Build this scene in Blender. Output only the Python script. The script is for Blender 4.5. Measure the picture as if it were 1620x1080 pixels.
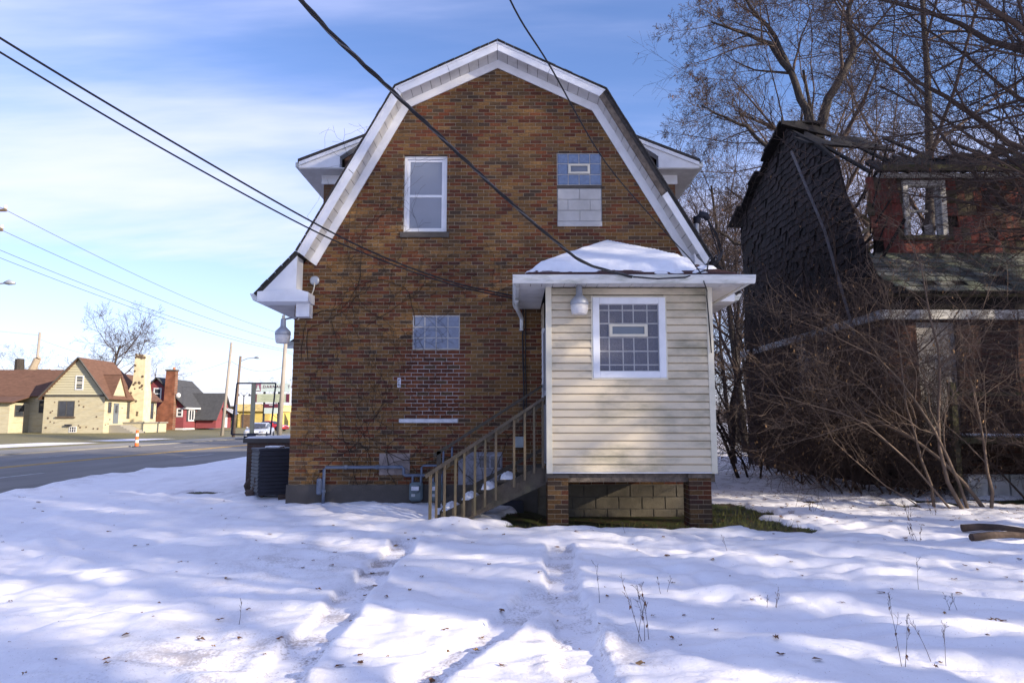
import bpy, bmesh, math, random
import numpy as np
from mathutils import Vector, Matrix

for o in list(bpy.data.objects):
    bpy.data.objects.remove(o)
SC = bpy.context.scene
COL = SC.collection

# ------------------------------------------------------------------ camera
cam = bpy.data.objects.new('camera', bpy.data.cameras.new('camera'))
COL.objects.link(cam)
cam.location = (0, 0, 1.5)
cam.rotation_euler = (math.radians(96.6), 0, 0)
cam.data.lens = 24.0
cam.data.sensor_width = 36.0
cam.data.clip_start = 0.05
cam.data.clip_end = 3000
SC.camera = cam

# ------------------------------------------------------------------ sky and sun
SUN_AZ = math.radians(120.0)      # clockwise from +Y (east of the view axis, behind the camera)
SUN_EL = math.radians(19.5)
SUNV = Vector((math.sin(SUN_AZ)*math.cos(SUN_EL), math.cos(SUN_AZ)*math.cos(SUN_EL), math.sin(SUN_EL)))
world = bpy.data.worlds.new('World')
SC.world = world
world.use_nodes = True
wn, wl = world.node_tree.nodes, world.node_tree.links
wn.clear()
wout = wn.new('ShaderNodeOutputWorld')
wbg = wn.new('ShaderNodeBackground')
wbg.inputs['Strength'].default_value = 0.125
sky = wn.new('ShaderNodeTexSky')
sky.sky_type = 'NISHITA'
sky.sun_disc = False
sky.sun_elevation = SUN_EL
sky.sun_rotation = SUN_AZ
sky.air_density = 1.2
sky.dust_density = 0.15
sky.ozone_density = 4.5
tc = wn.new('ShaderNodeTexCoord')
sep = wn.new('ShaderNodeSeparateXYZ')
wl.new(tc.outputs['Generated'], sep.inputs[0])
def wmath(op, a, b=None, clamp=False):
    n = wn.new('ShaderNodeMath'); n.operation = op; n.use_clamp = clamp
    for i, v in enumerate((a, b)):
        if v is None: continue
        if isinstance(v, (int, float)): n.inputs[i].default_value = v
        else: wl.new(v, n.inputs[i])
    return n.outputs[0]
# clouds: a thin layer, sampled where the view ray meets a high plane
zc = wmath('MAXIMUM', sep.outputs['Z'], 0.02)
zz = wmath('ADD', zc, 0.16)
px = wmath('DIVIDE', sep.outputs['X'], zz)
py = wmath('DIVIDE', sep.outputs['Y'], zz)
cxyz = wn.new('ShaderNodeCombineXYZ')
wl.new(px, cxyz.inputs[0]); wl.new(py, cxyz.inputs[1])
rot = wn.new('ShaderNodeMapping')
rot.inputs['Rotation'].default_value = (0, 0, math.radians(34))
rot.inputs['Scale'].default_value = (0.38, 1.15, 1.0)
rot.inputs['Location'].default_value = (3.4, 1.7, 0.0)
wl.new(cxyz.outputs[0], rot.inputs[0])
cn = wn.new('ShaderNodeTexNoise')
cn.inputs['Scale'].default_value = 0.75
cn.inputs['Detail'].default_value = 7.0
cn.inputs['Roughness'].default_value = 0.52
cn.inputs['Distortion'].default_value = 0.35
wl.new(rot.outputs[0], cn.inputs['Vector'])
cr = wn.new('ShaderNodeMapRange')
cr.interpolation_type = 'SMOOTHERSTEP'
cr.inputs['From Min'].default_value = 0.41
cr.inputs['From Max'].default_value = 0.68
wl.new(cn.outputs['Fac'], cr.inputs['Value'])
low = wn.new('ShaderNodeMapRange')          # thin haze over the horizon, all round
low.inputs['From Min'].default_value = 0.0
low.inputs['From Max'].default_value = 0.34
low.inputs['To Min'].default_value = 0.55
low.inputs['To Max'].default_value = 0.0
wl.new(sep.outputs['Z'], low.inputs['Value'])
cm = wmath('MAXIMUM', wmath('MULTIPLY', cr.outputs[0], 0.92), low.outputs[0])
mx = wn.new('ShaderNodeMix'); mx.data_type = 'RGBA'
wl.new(cm, mx.inputs['Factor'])
wl.new(sky.outputs[0], mx.inputs['A'])
mx.inputs['B'].default_value = (4.3, 4.9, 5.9, 1)
tint = wn.new('ShaderNodeMix'); tint.data_type = 'RGBA'; tint.blend_type = 'MULTIPLY'; tint.inputs['Factor'].default_value = 1
wl.new(mx.outputs['Result'], tint.inputs['A']); tint.inputs['B'].default_value = (0.98, 0.89, 1.06, 1)   # the picture's white balance
wl.new(tint.outputs['Result'], wbg.inputs['Color'])
wl.new(wbg.outputs[0], wout.inputs['Surface'])

sund = bpy.data.lights.new('sun', 'SUN')
sund.energy = 5.0
sund.angle = math.radians(0.53)
sund.color = (1.0, 0.87, 0.68)
sun = bpy.data.objects.new('sun', sund)
COL.objects.link(sun)
sun.location = (30, -20, 25)
sun.rotation_euler = SUNV.to_track_quat('Z', 'Y').to_euler()
vs = SC.view_settings
vs.view_transform = 'Standard'
vs.look = 'None'
vs.exposure = 0.97
vs.gamma = 1.0
vs.use_curve_mapping = False
SC.cycles.max_bounces = 6
SC.cycles.transparent_max_bounces = 8
SC.cycles.use_denoising = True

# ------------------------------------------------------------------ materials
MATS = {}
def mat(name, col, rough=0.85, var=0.18, scale=6.0, bump=0.15, bscale=None, metal=0.0, spec=0.3,
        attr=False, dirt=None, dirt_amt=0.5, dirt_scale=1.6, stretch=(1, 1, 1), trans=0.0, coat=0.0, detail=5.0):
    if name in MATS: return MATS[name]
    m = bpy.data.materials.new(name); m.use_nodes = True
    n, l = m.node_tree.nodes, m.node_tree.links
    b = n['Principled BSDF']
    b.inputs['Roughness'].default_value = rough
    b.inputs['Metallic'].default_value = metal
    b.inputs['Specular IOR Level'].default_value = spec
    if trans: b.inputs['Transmission Weight'].default_value = trans
    if coat: b.inputs['Coat Weight'].default_value = coat
    t = n.new('ShaderNodeTexCoord')
    mp = n.new('ShaderNodeMapping'); mp.inputs['Scale'].default_value = stretch
    l.new(t.outputs['Object'], mp.inputs[0])
    nz = n.new('ShaderNodeTexNoise'); nz.inputs['Scale'].default_value = scale; nz.inputs['Detail'].default_value = detail
    l.new(mp.outputs[0], nz.inputs['Vector'])
    r = n.new('ShaderNodeMapRange'); r.inputs['From Min'].default_value = 0.25; r.inputs['From Max'].default_value = 0.75
    r.inputs['To Min'].default_value = 1 - var; r.inputs['To Max'].default_value = 1 + var
    l.new(nz.outputs['Fac'], r.inputs['Value'])
    mul = n.new('ShaderNodeMix'); mul.data_type = 'RGBA'; mul.blend_type = 'MULTIPLY'; mul.inputs['Factor'].default_value = 1
    if attr:
        a = n.new('ShaderNodeAttribute'); a.attribute_name = 'col'
        m2 = n.new('ShaderNodeMix'); m2.data_type = 'RGBA'; m2.blend_type = 'MULTIPLY'; m2.inputs['Factor'].default_value = 1
        l.new(a.outputs['Color'], m2.inputs['A']); m2.inputs['B'].default_value = (*col, 1)
        l.new(m2.outputs['Result'], mul.inputs['A'])
    else:
        mul.inputs['A'].default_value = (*col, 1)
    l.new(r.outputs[0], mul.inputs['B'])
    out = mul.outputs['Result']
    if dirt is not None:
        dn = n.new('ShaderNodeTexNoise'); dn.inputs['Scale'].default_value = dirt_scale; dn.inputs['Detail'].default_value = 8
        dn.inputs['Roughness'].default_value = 0.65
        l.new(mp.outputs[0], dn.inputs['Vector'])
        dr = n.new('ShaderNodeMapRange'); dr.inputs['From Min'].default_value = 0.48; dr.inputs['From Max'].default_value = 0.72
        dr.inputs['To Max'].default_value = dirt_amt
        l.new(dn.outputs['Fac'], dr.inputs['Value'])
        dm = n.new('ShaderNodeMix'); dm.data_type = 'RGBA'
        l.new(dr.outputs[0], dm.inputs['Factor']); l.new(out, dm.inputs['A']); dm.inputs['B'].default_value = (*dirt, 1)
        out = dm.outputs['Result']
    l.new(out, b.inputs['Base Color'])
    if bump:
        bn = n.new('ShaderNodeTexNoise'); bn.inputs['Scale'].default_value = bscale or scale*4; bn.inputs['Detail'].default_value = 4
        l.new(mp.outputs[0], bn.inputs['Vector'])
        bp = n.new('ShaderNodeBump'); bp.inputs['Strength'].default_value = bump; bp.inputs['Distance'].default_value = 0.02
        l.new(bn.outputs['Fac'], bp.inputs['Height']); l.new(bp.outputs[0], b.inputs['Normal'])
    MATS[name] = m
    return m

def brick_tex(name, c1, c2, cm, rotx=True, scale=1.0, bw=0.213, rh=0.0677, along='X', bump=0.4, freq=0.4):
    """flat brick pattern for walls nobody sees closely"""
    if name in MATS: return MATS[name]
    m = bpy.data.materials.new(name); m.use_nodes = True
    n, l = m.node_tree.nodes, m.node_tree.links
    b = n['Principled BSDF']; b.inputs['Roughness'].default_value = 0.9; b.inputs['Specular IOR Level'].default_value = 0.2
    t = n.new('ShaderNodeTexCoord'); s = n.new('ShaderNodeSeparateXYZ'); c = n.new('ShaderNodeCombineXYZ')
    l.new(t.outputs['Object'], s.inputs[0]); l.new(s.outputs[along], c.inputs[0]); l.new(s.outputs['Z'], c.inputs[1])
    k = n.new('ShaderNodeTexBrick'); l.new(c.outputs[0], k.inputs['Vector'])
    k.inputs['Scale'].default_value = 1.0; k.inputs['Mortar Size'].default_value = 0.006
    k.inputs['Brick Width'].default_value = bw; k.inputs['Row Height'].default_value = rh
    k.inputs['Color1'].default_value = (*c1, 1); k.inputs['Color2'].default_value = (*c2, 1); k.inputs['Mortar'].default_value = (*cm, 1)
    nz = n.new('ShaderNodeTexNoise'); nz.inputs['Scale'].default_value = 1.3; nz.inputs['Detail'].default_value = 8
    l.new(t.outputs['Object'], nz.inputs['Vector'])
    mr = n.new('ShaderNodeMapRange'); mr.inputs['From Min'].default_value = .3; mr.inputs['From Max'].default_value = .7
    mr.inputs['To Min'].default_value = .6; mr.inputs['To Max'].default_value = 1.2
    l.new(nz.outputs['Fac'], mr.inputs['Value'])
    mu = n.new('ShaderNodeMix'); mu.data_type = 'RGBA'; mu.blend_type = 'MULTIPLY'; mu.inputs['Factor'].default_value = 1
    l.new(k.outputs['Color'], mu.inputs['A']); l.new(mr.outputs[0], mu.inputs['B'])
    l.new(mu.outputs['Result'], b.inputs['Base Color'])
    bp = n.new('ShaderNodeBump'); bp.inputs['Strength'].default_value = bump; bp.inputs['Distance'].default_value = 0.01; bp.invert = True
    l.new(k.outputs['Fac'], bp.inputs['Height']); l.new(bp.outputs[0], b.inputs['Normal'])
    MATS[name] = m
    return m

M_BRICK = mat('brick', (1, 1, 1), 0.9, 0.38, 30.0, 0.5, 90, attr=True, dirt=(0.045, 0.035, 0.028), dirt_amt=0.55, dirt_scale=1.4, spec=0.2)
M_MORTAR = mat('mortar', (0.29, 0.235, 0.165), 0.95, 0.2, 9, 0.3, 60, dirt=(0.06, 0.05, 0.045), dirt_amt=0.6)
M_MORTARW = mat('patch_mortar', (0.40, 0.37, 0.36), 0.95, 0.25, 14, 0.4, 60, dirt=(0.12, 0.1, 0.09), dirt_amt=0.6, dirt_scale=3)
M_CONC = mat('concrete', (0.085, 0.075, 0.068), 0.95, 0.2, 5, 0.3, 40, dirt=(0.08, 0.07, 0.06), dirt_amt=0.7)
M_CBLOCK = mat('painted_block', (0.46, 0.45, 0.44), 0.9, 0.08, 8, 0.25, 80, dirt=(0.25, 0.23, 0.2), dirt_amt=0.4)
M_BBLOCK = mat('grey_block', (0.14, 0.12, 0.09), 0.95, 0.2, 7, 0.5, 50, dirt=(0.09, 0.08, 0.06), dirt_amt=0.6)
M_WHITE = mat('white_metal', (0.74, 0.75, 0.78), 0.5, 0.05, 3, 0.03, 12, spec=0.4, dirt=(0.40, 0.40, 0.40), dirt_amt=0.35, dirt_scale=2.2)
M_GUTTER = mat('gutter_metal', (0.66, 0.67, 0.66), 0.5, 0.08, 5, 0.05, 14, spec=0.4, dirt=(0.16, 0.19, 0.12), dirt_amt=0.75, dirt_scale=3.5, stretch=(0.6, 1, 3))
M_SOFFIT = mat('soffit_metal', (0.62, 0.61, 0.60), 0.6, 0.08, 5, 0.04, 14, dirt=(0.3, 0.28, 0.26), dirt_amt=0.5, dirt_scale=3)
M_OLDWOOD = mat('weathered_wood', (0.13, 0.105, 0.085), 0.9, 0.45, 10, 0.6, 30, stretch=(1.5, 1.5, 1.5))
M_STAIRWOOD = mat('stair_wood', (0.125, 0.098, 0.066), 0.85, 0.3, 14, 0.4, 60, stretch=(6, 6, 0.8), dirt=(0.10, 0.10, 0.05), dirt_amt=0.7, dirt_scale=2)
M_RAIL = mat('rail_wood', (0.075, 0.062, 0.05), 0.85, 0.3, 12, 0.4, 40, dirt=(0.07, 0.07, 0.045), dirt_amt=0.7, dirt_scale=3)
M_SIDING = mat('vinyl_siding', (0.64, 0.55, 0.405), 0.55, 0.05, 2.0, 0.04, 30, spec=0.35, dirt=(0.20, 0.19, 0.13), dirt_amt=0.95, dirt_scale=1.5, stretch=(0.55, 1, 1.4))
M_TRIM = mat('vinyl_trim', (0.68, 0.63, 0.50), 0.5, 0.05, 2, 0.02, 20, spec=0.35, dirt=(0.3, 0.29, 0.2), dirt_amt=0.4)
M_SHINGLE = mat('roof_shingle', (0.085, 0.042, 0.040), 0.95, 0.4, 30, 0.6, 160)
M_SHINGLE_D = mat('old_shingle', (0.055, 0.05, 0.048), 0.95, 0.4, 20, 0.6, 120)
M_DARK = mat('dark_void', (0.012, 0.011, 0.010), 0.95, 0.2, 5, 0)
M_BLINDGLASS = mat('window_pane', (0.17, 0.195, 0.245), 0.05, 0.12, 1.5, 0, spec=0.9)
M_GBLOCK = mat('glass_block_blue', (0.10, 0.15, 0.26), 0.12, 0.2, 18, 0.5, 55, spec=0.9)
M_GBLOCK2 = mat('glass_block_pale', (0.14, 0.17, 0.25), 0.22, 0.2, 10, 0.3, 40, spec=0.6)
M_GJOINT = mat('block_joint', (0.36, 0.36, 0.37), 0.9, 0.15, 12, 0.1)
M_CREAM = mat('cream_plastic', (0.62, 0.58, 0.48), 0.5, 0.06, 5, 0.02)
M_GALV = mat('galvanised', (0.36, 0.38, 0.42), 0.45, 0.15, 9, 0.05, metal=0.4)
M_PIPE = mat('gas_pipe_paint', (0.12, 0.145, 0.20), 0.6, 0.2, 12, 0.1)
M_METER = mat('meter_paint', (0.115, 0.15, 0.165), 0.5, 0.15, 10, 0.05)
M_LENS = mat('lamp_lens', (0.62, 0.60, 0.58), 0.35, 0.1, 30, 0.2, 120, spec=0.5)
M_BLACK = mat('black_cable', (0.018, 0.018, 0.022), 0.6, 0.1, 20, 0)
M_ALU = mat('cable_wire', (0.11, 0.11, 0.12), 0.5, 0.1, 20, 0, metal=0.3)
M_ACDARK = mat('ac_casing', (0.030, 0.031, 0.042), 0.6, 0.2, 6, 0.05)
M_BARK = mat('bark', (0.046, 0.039, 0.035), 0.95, 0.4, 5, 0.8, 24, stretch=(3, 3, 0.7))
M_TWIG = mat('twig', (0.075, 0.053, 0.045), 0.9, 0.3, 4, 0)
M_TWIGRED = mat('brush_twig', (0.085, 0.058, 0.046), 0.9, 0.35, 3, 0)
M_TWIGPALE = mat('brush_stem', (0.14, 0.10, 0.075), 0.85, 0.3, 5, 0.2)
M_LEAF = mat('dead_leaf', (0.15, 0.07, 0.035), 0.9, 0.45, 9, 0.1)
M_LEAFTAN = mat('tan_leaf', (0.26, 0.155, 0.075), 0.9, 0.4, 9, 0.1)
M_VINE = mat('vine_stem', (0.038, 0.028, 0.022), 0.95, 0.3, 9, 0)

# ------------------------------------------------------------------ mesh helpers
ORG = {}
class MB:
    def __init__(s): s.v = []; s.f = []; s.c = []
    def add(s, vs, fs, col=None):
        k = len(s.v); s.v.extend([tuple(p) for p in vs]); s.f.extend([tuple(i+k for i in f) for f in fs])
        s.c.extend([col or (1, 1, 1)]*len(vs)); return s
    def box(s, x0, x1, y0, y1, z0, z1, col=None):
        return s.add([(x0,y0,z0),(x1,y0,z0),(x1,y1,z0),(x0,y1,z0),(x0,y0,z1),(x1,y0,z1),(x1,y1,z1),(x0,y1,z1)],
                     [(0,3,2,1),(4,5,6,7),(0,1,5,4),(1,2,6,5),(2,3,7,6),(3,0,4,7)], col)
    def prism(s, poly, y0, y1, col=None):            # polygon in XZ pushed along Y
        n = len(poly)
        a = sum(poly[i][0]*poly[(i+1)%n][1]-poly[(i+1)%n][0]*poly[i][1] for i in range(n))
        if a < 0: poly = poly[::-1]
        vs = [(x, y0, z) for x, z in poly] + [(x, y1, z) for x, z in poly]
        fs = [tuple(range(n)), tuple(range(2*n-1, n-1, -1))] + [(i, i+n, (i+1)%n+n, (i+1)%n) for i in range(n)]
        return s.add(vs, fs, col)
    def prismx(s, poly, x0, x1, col=None):           # polygon in YZ pushed along X
        n = len(poly)
        vs = [(x0, y, z) for y, z in poly] + [(x1, y, z) for y, z in poly]
        return s.add(vs, [tuple(range(n)), tuple(range(2*n-1, n-1, -1))] + [(i, i+n, (i+1)%n+n, (i+1)%n) for i in range(n)], col)
    def prismz(s, poly, z0, z1, col=None):
        n = len(poly)
        vs = [(x, y, z0) for x, y in poly] + [(x, y, z1) for x, y in poly]
        return s.add(vs, [tuple(range(n)), tuple(range(2*n-1, n-1, -1))] + [(i, (i+1)%n, (i+1)%n+n, i+n) for i in range(n)], col)
    def slab(s, quad, t):                            # quad of 3-D points thickened along its normal
        q = [Vector(p) for p in quad]; nrm = (q[1]-q[0]).cross(q[2]-q[0]).normalized()*t
        n = len(q)
        vs = q + [p+nrm for p in q]
        return s.add(vs, [tuple(range(n-1,-1,-1)), tuple(range(n, 2*n))] + [(i, (i+1)%n, (i+1)%n+n, i+n) for i in range(n)])
    def tube(s, pts, rad, n=8, col=None, caps=True):
        pts = [Vector(p) for p in pts]
        if isinstance(rad, (int, float)): rad = [rad]*len(pts)
        vs = []
        for i, p in enumerate(pts):
            d = (pts[min(i+1, len(pts)-1)]-pts[max(i-1, 0)]).normalized()
            a = d.cross(Vector((0.31, 0.2, 0.93)) if abs(d.z) < 0.9 else Vector((1, 0.1, 0))).normalized(); b = d.cross(a)
            for k in range(n):
                t = 2*math.pi*k/n
                vs.append(p+(a*math.cos(t)+b*math.sin(t))*rad[i])
        fs = []
        for i in range(len(pts)-1):
            for k in range(n):
                fs.append((i*n+k, i*n+(k+1)%n, (i+1)*n+(k+1)%n, (i+1)*n+k))
        if caps:
            fs.append(tuple(range(n-1, -1, -1))); fs.append(tuple(range((len(pts)-1)*n, len(pts)*n)))
        return s.add(vs, fs, col)
    def lathe(s, prof, c, n=16, axis='Z'):           # profile (r, h) round an axis through c
        vs = []
        for r, h in prof:
            for k in range(n):
                t = 2*math.pi*k/n; a, b = r*math.cos(t), r*math.sin(t)
                p = (a, b, h) if axis == 'Z' else ((a, h, b) if axis == 'Y' else (h, a, b))
                vs.append((c[0]+p[0], c[1]+p[1], c[2]+p[2]))
        fs = [(i*n+k, i*n+(k+1)%n, (i+1)*n+(k+1)%n, (i+1)*n+k) for i in range(len(prof)-1) for k in range(n)]
        fs.append(tuple(range(n-1, -1, -1))); fs.append(tuple(range((len(prof)-1)*n, len(prof)*n)))
        return s.add(vs, fs)
    def mesh(s, name, m, origin=(0, 0, 0), smooth=False):
        me = bpy.data.meshes.new(name)
        o = origin
        me.from_pydata([(p[0]-o[0], p[1]-o[1], p[2]-o[2]) for p in s.v], [], s.f)
        if any(c != (1, 1, 1) for c in s.c):
            a = me.color_attributes.new('col', 'FLOAT_COLOR', 'POINT')
            a.data.foreach_set('color', np.array([(*c, 1) for c in s.c], dtype=np.float32).ravel())
        me.materials.append(m)
        if smooth: me.polygons.foreach_set('use_smooth', [True]*len(me.polygons))
        return me
    def build(s, name, m, parent=None, origin=None, smooth=False, bevel=0):
        if origin is None: origin = ORG[parent.name] if parent else (0, 0, 0)
        me = s.mesh(name, m, origin, smooth)
        if bevel:
            b = bmesh.new(); b.from_mesh(me)
            bmesh.ops.bevel(b, geom=b.edges[:], offset=bevel, segments=1, affect='EDGES', clamp_overlap=True)
            b.to_mesh(me); b.free()
        return put(name, me, parent, origin)

def put(name, me, parent=None, origin=(0, 0, 0), rotz=0):
    o = bpy.data.objects.new(name, me)
    COL.objects.link(o)
    if parent is not None:
        po = ORG[parent.name]; o.parent = parent
        o.location = (origin[0]-po[0], origin[1]-po[1], origin[2]-po[2])
    else:
        o.location = origin
    if rotz: o.rotation_euler = (0, 0, rotz)
    ORG[o.name] = tuple(origin)
    return o
def tag(o, label, cat, group=None, kind=None):
    o['label'] = label; o['category'] = cat
    if group: o['group'] = group
    if kind: o['kind'] = kind
    return o
def thing(name, label, cat, loc=(0, 0, 0), group=None):
    o = bpy.data.objects.new(name, None); COL.objects.link(o); o.location = loc
    o.empty_display_size = 0.2
    ORG[o.name] = tuple(loc)
    return tag(o, label, cat, group)
def struct(o):
    o['kind'] = 'structure'; return o
def copy_tree(o, parent=None):
    c = o.copy(); COL.objects.link(c); c.parent = parent
    ORG[c.name] = ORG[o.name]
    for ch in list(o.children): copy_tree(ch, c)
    return c

def quads_mesh(name, V, Q, m, smooth=True):
    """fast mesh from arrays: V (n,3), Q (k,4)"""
    me = bpy.data.meshes.new(name)
    V = np.asarray(V, np.float32); Q = np.asarray(Q, np.int32)
    me.vertices.add(len(V)); me.vertices.foreach_set('co', V.ravel())
    me.loops.add(Q.size); me.loops.foreach_set('vertex_index', Q.ravel())
    me.polygons.add(len(Q)); me.polygons.foreach_set('loop_start', np.arange(0, Q.size, 4, dtype=np.int32))
    if smooth: me.polygons.foreach_set('use_smooth', np.ones(len(Q), bool))
    me.update(calc_edges=True)
    me.materials.append(m)
    return me

# ------------------------------------------------------------------ noise for the terrain
LATT = {}
def vnoise(x, y, seed):
    if seed not in LATT: LATT[seed] = np.random.RandomState(seed).rand(256, 256)*2-1
    g = LATT[seed]
    xi = np.floor(x).astype(int); yi = np.floor(y).astype(int)
    fx = x-xi; fy = y-yi
    fx = fx*fx*fx*(fx*(fx*6-15)+10); fy = fy*fy*fy*(fy*(fy*6-15)+10)
    a = g[xi % 256, yi % 256]; b = g[(xi+1) % 256, yi % 256]; c = g[xi % 256, (yi+1) % 256]; d = g[(xi+1) % 256, (yi+1) % 256]
    return (a*(1-fx)+b*fx)*(1-fy)+(c*(1-fx)+d*fx)*fy
def sstep(a, b, x):
    t = np.clip((x-a)/(b-a), 0, 1); return t*t*(3-2*t)
# centre lines of the wheel ruts: (half width, points)
RUTS = [(0.17, [(-1.37, 2.0), (-1.36, 6.0), (-1.33, 8.2), (-1.30, 9.0)]),
        (0.17, [(0.42, 2.0), (0.44, 5.0), (0.46, 6.6), (0.57, 8.6)]),
        (0.15, [(-0.9, 3.2), (-0.56, 4.13), (-0.16, 5.0), (0.12, 5.65), (0.40, 6.5)])]
def rut_field(x, y):
    d = np.zeros_like(x); berm = np.zeros_like(x)
    for hw, pts in RUTS:
        ys = [p[1] for p in pts]; xs_ = [p[0] for p in pts]
        cx = np.interp(y, ys, xs_)
        # the diagonal rut has slope: narrow its cross distance
        sl = 0.84 if hw < 0.16 else 1.0
        wob = 0.03*vnoise(x*0+3.1, y*2.3, 41)
        q = np.abs(x-cx+wob)*sl
        fade = sstep(ys[-1]+0.15, ys[-1]-0.5, y)*sstep(ys[0]-0.3, ys[0]+0.2, y)
        patch = 0.8+0.2*vnoise(y*0.9+hw*30, x*0+1.7, 43)
        d = np.maximum(d, sstep(hw, hw-0.035, q)*fade*patch)
        berm = np.maximum(berm, np.exp(-((q-hw-0.05)/0.06)**2)*fade*patch)
    return d, berm
def bare_field(x, y):
    """1 where the snow has melted: beside and under the enclosed porch"""
    n = 0.35*vnoise(x*1.3, y*1.3, 51)+0.18*vnoise(x*4, y*4, 52)
    a = sstep(0.0, 0.25, (x+0.35)+n*0.7)*sstep(4.15, 3.85, x+n*0.9)*sstep(9.72, 9.95, y+n*0.35)*sstep(13.2, 12.6, y+n)
    b = sstep(0.25, 0.05, np.hypot((x-3.75)/0.6, (y-9.75)/0.28)-0.7+n)
    c = sstep(0.2, 0.0, np.hypot((x+6.3)/0.75, (y-14.3)/0.3)-0.75+n*1.6)
    e = sstep(0.25, 0.0, np.hypot((x-5.5)/1.3, (y-13.0)/0.5)-0.5+n*2.2)*0.8
    f = sstep(0.2, 0.0, np.hypot((x-9.2)/2.4, (y-13.1)/0.8)-0.55+n*2.2)*0.9
    return np.maximum(np.maximum(np.maximum(a, b), c), np.maximum(e, f))
def height(x, y):
    x = np.asarray(x, float); y = np.asarray(y, float)
    wx = x+0.35*vnoise(x*0.8, y*0.8, 11); wy = y+0.22*vnoise(x*1.1, y*1.3, 12)+0.10*x*0.3
    n1 = vnoise(wx*0.85, wy*1.75, 1); n2 = vnoise(wx*1.7+9, wy*3.3+5, 2); n3 = vnoise(wx*4.1, wy*6.0, 3)
    n4 = vnoise(x*0.18+4, y*0.22+8, 4)
    pil = np.sqrt(n1*n1+0.03)-0.35
    n5 = vnoise(wx*1.05+2, wy*3.9+1.3*vnoise(x*.7, y*.7, 13), 5); n6 = vnoise(wx*2.6, wy*8.5, 6)
    h = 0.030*pil+0.010*n1+0.030*np.abs(n2)+0.010*n3+0.05*n4+0.060*(np.sqrt(n5*n5+.006)-.3)+0.024*np.abs(n6)+0.009*vnoise(x*10, y*14, 7)+0.004*np.abs(vnoise(x*22, y*26, 8))
    trod = sstep(0.9, 1.6, x)*sstep(3.4, 2.4, x)*sstep(5.0, 5.8, y)*sstep(10, 9, y)      # old footprints right of the ruts
    h = h+trod*0.035*(np.abs(vnoise(x*3.1, y*3.1, 21))-0.3)+0.010*trod*vnoise(x*9, y*9, 22)
    d, berm = rut_field(x, y)
    h = h*(1-0.65*d)-0.046*d+0.014*berm+0.009*d*vnoise(x*3, y*26, 31)
    bare = bare_field(x, y)
    h = h*(1-0.8*bare)-0.07*bare-0.10*sstep(10.2, 10.8, y)*sstep(0.2, 0.7, x)*sstep(3.3, 2.9, x)*sstep(12.9, 12.5, y)
    far = sstep(16, 30, np.hypot(x, y-6))
    h = h*(1-0.6*far)
    h = h+0.05*sstep(0.5, -3.0, x)*sstep(9.5, 12, y)             # drift along the wall left of the steps
    h = h+0.16*np.exp(-((x+0.75)/0.55)**2-((y-10.0)/0.22)**2)*0.55
    # down to the road, up to the lawns across it
    h = h-0.02*sstep(-5, -11, x)
    h = h-0.45*sstep(-10.9, -11.7, x+0.25*vnoise(y*0.35, x*0, 61)+0.25*sstep(14, 20, y)-0.3)
    h = h+0.33*sstep(-27.2, -28.0, x)+0.30*sstep(-28.0, -41, x)
    return h
def gz(x, y):
    return float(height(np.array([x]), np.array([y]))[0])

# ------------------------------------------------------------------ ground
def ground():
    xi = np.arange(-7.6, 8.2, 0.034)
    g = 0.06*1.12**np.arange(75)
    xo = np.cumsum(g); xo = xo[xo < 900]
    xs = np.concatenate([xi[0]-xo[::-1], xi, xi[-1]+xo])
    yi = [3.3]
    while yi[-1] < 13.6: yi.append(yi[-1]+0.0075*yi[-1])
    yo = np.cumsum(0.10*1.09**np.arange(90)); yo = yo[yo < 1200]
    yb = np.cumsum(0.10*1.16**np.arange(40)); yb = yb[yb < 140]
    ys = np.concatenate([3.3-yb[::-1], np.array(yi), yi[-1]+yo])
    X, Y = np.meshgrid(xs, ys)
    Z = height(X, Y)
    nx, ny = len(xs), len(ys)
    V = np.stack([X, Y, Z], -1).reshape(-1, 3)
    i = np.arange(nx*ny).reshape(ny, nx)
    Q = np.stack([i[:-1, :-1], i[:-1, 1:], i[1:, 1:], i[1:, :-1]], -1).reshape(-1, 4)
    me = quads_mesh('ground', V, Q, M_GROUND)
    d, berm = rut_field(X, Y)
    bare = bare_field(X, Y)
    lawn = sstep(-26.5, -27.5, X)
    snowp = sstep(0.15, 0.4, vnoise(X*0.06, Y*0.16, 71))*sstep(48, 40, Y)
    snow = np.clip(1-bare-lawn*(1-0.0*snowp), 0, 1)
    snow = np.maximum(snow, lawn*sstep(0.25, 0.5, vnoise(X*0.25, Y*0.05, 72))*sstep(-33, -32, X)*sstep(-29.5, -30.5, X)*sstep(70, 58, Y)*sstep(-.25, .15, vnoise(X*1.3, Y*.35, 73)))
    tram = np.exp(-((X+1.9)/.7)**2-((Y-4.5)/.8)**2)+.8*np.exp(-((X-.45)/.5)**2-((Y-4.6)/.7)**2)+.7*np.exp(-((X+2.1)/.9)**2-((Y-7.5)/1.2)**2)
    thin = np.clip(d*0.9+.8*tram+sstep(8.6, 11, -X)*0.55+sstep(4.6, 6.5, X)*sstep(10.2, 12.5, Y)*0.75+sstep(3.2, 4.0, X)*sstep(12, 14, Y)*0.5, 0, 1)
    for nm, arr in (('snow', snow), ('thin', thin), ('lawn', lawn)):
        a = me.attributes.new(nm, 'FLOAT', 'POINT'); a.data.foreach_set('value', arr.ravel().astype(np.float32))
    struct(put('ground', me))
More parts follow.
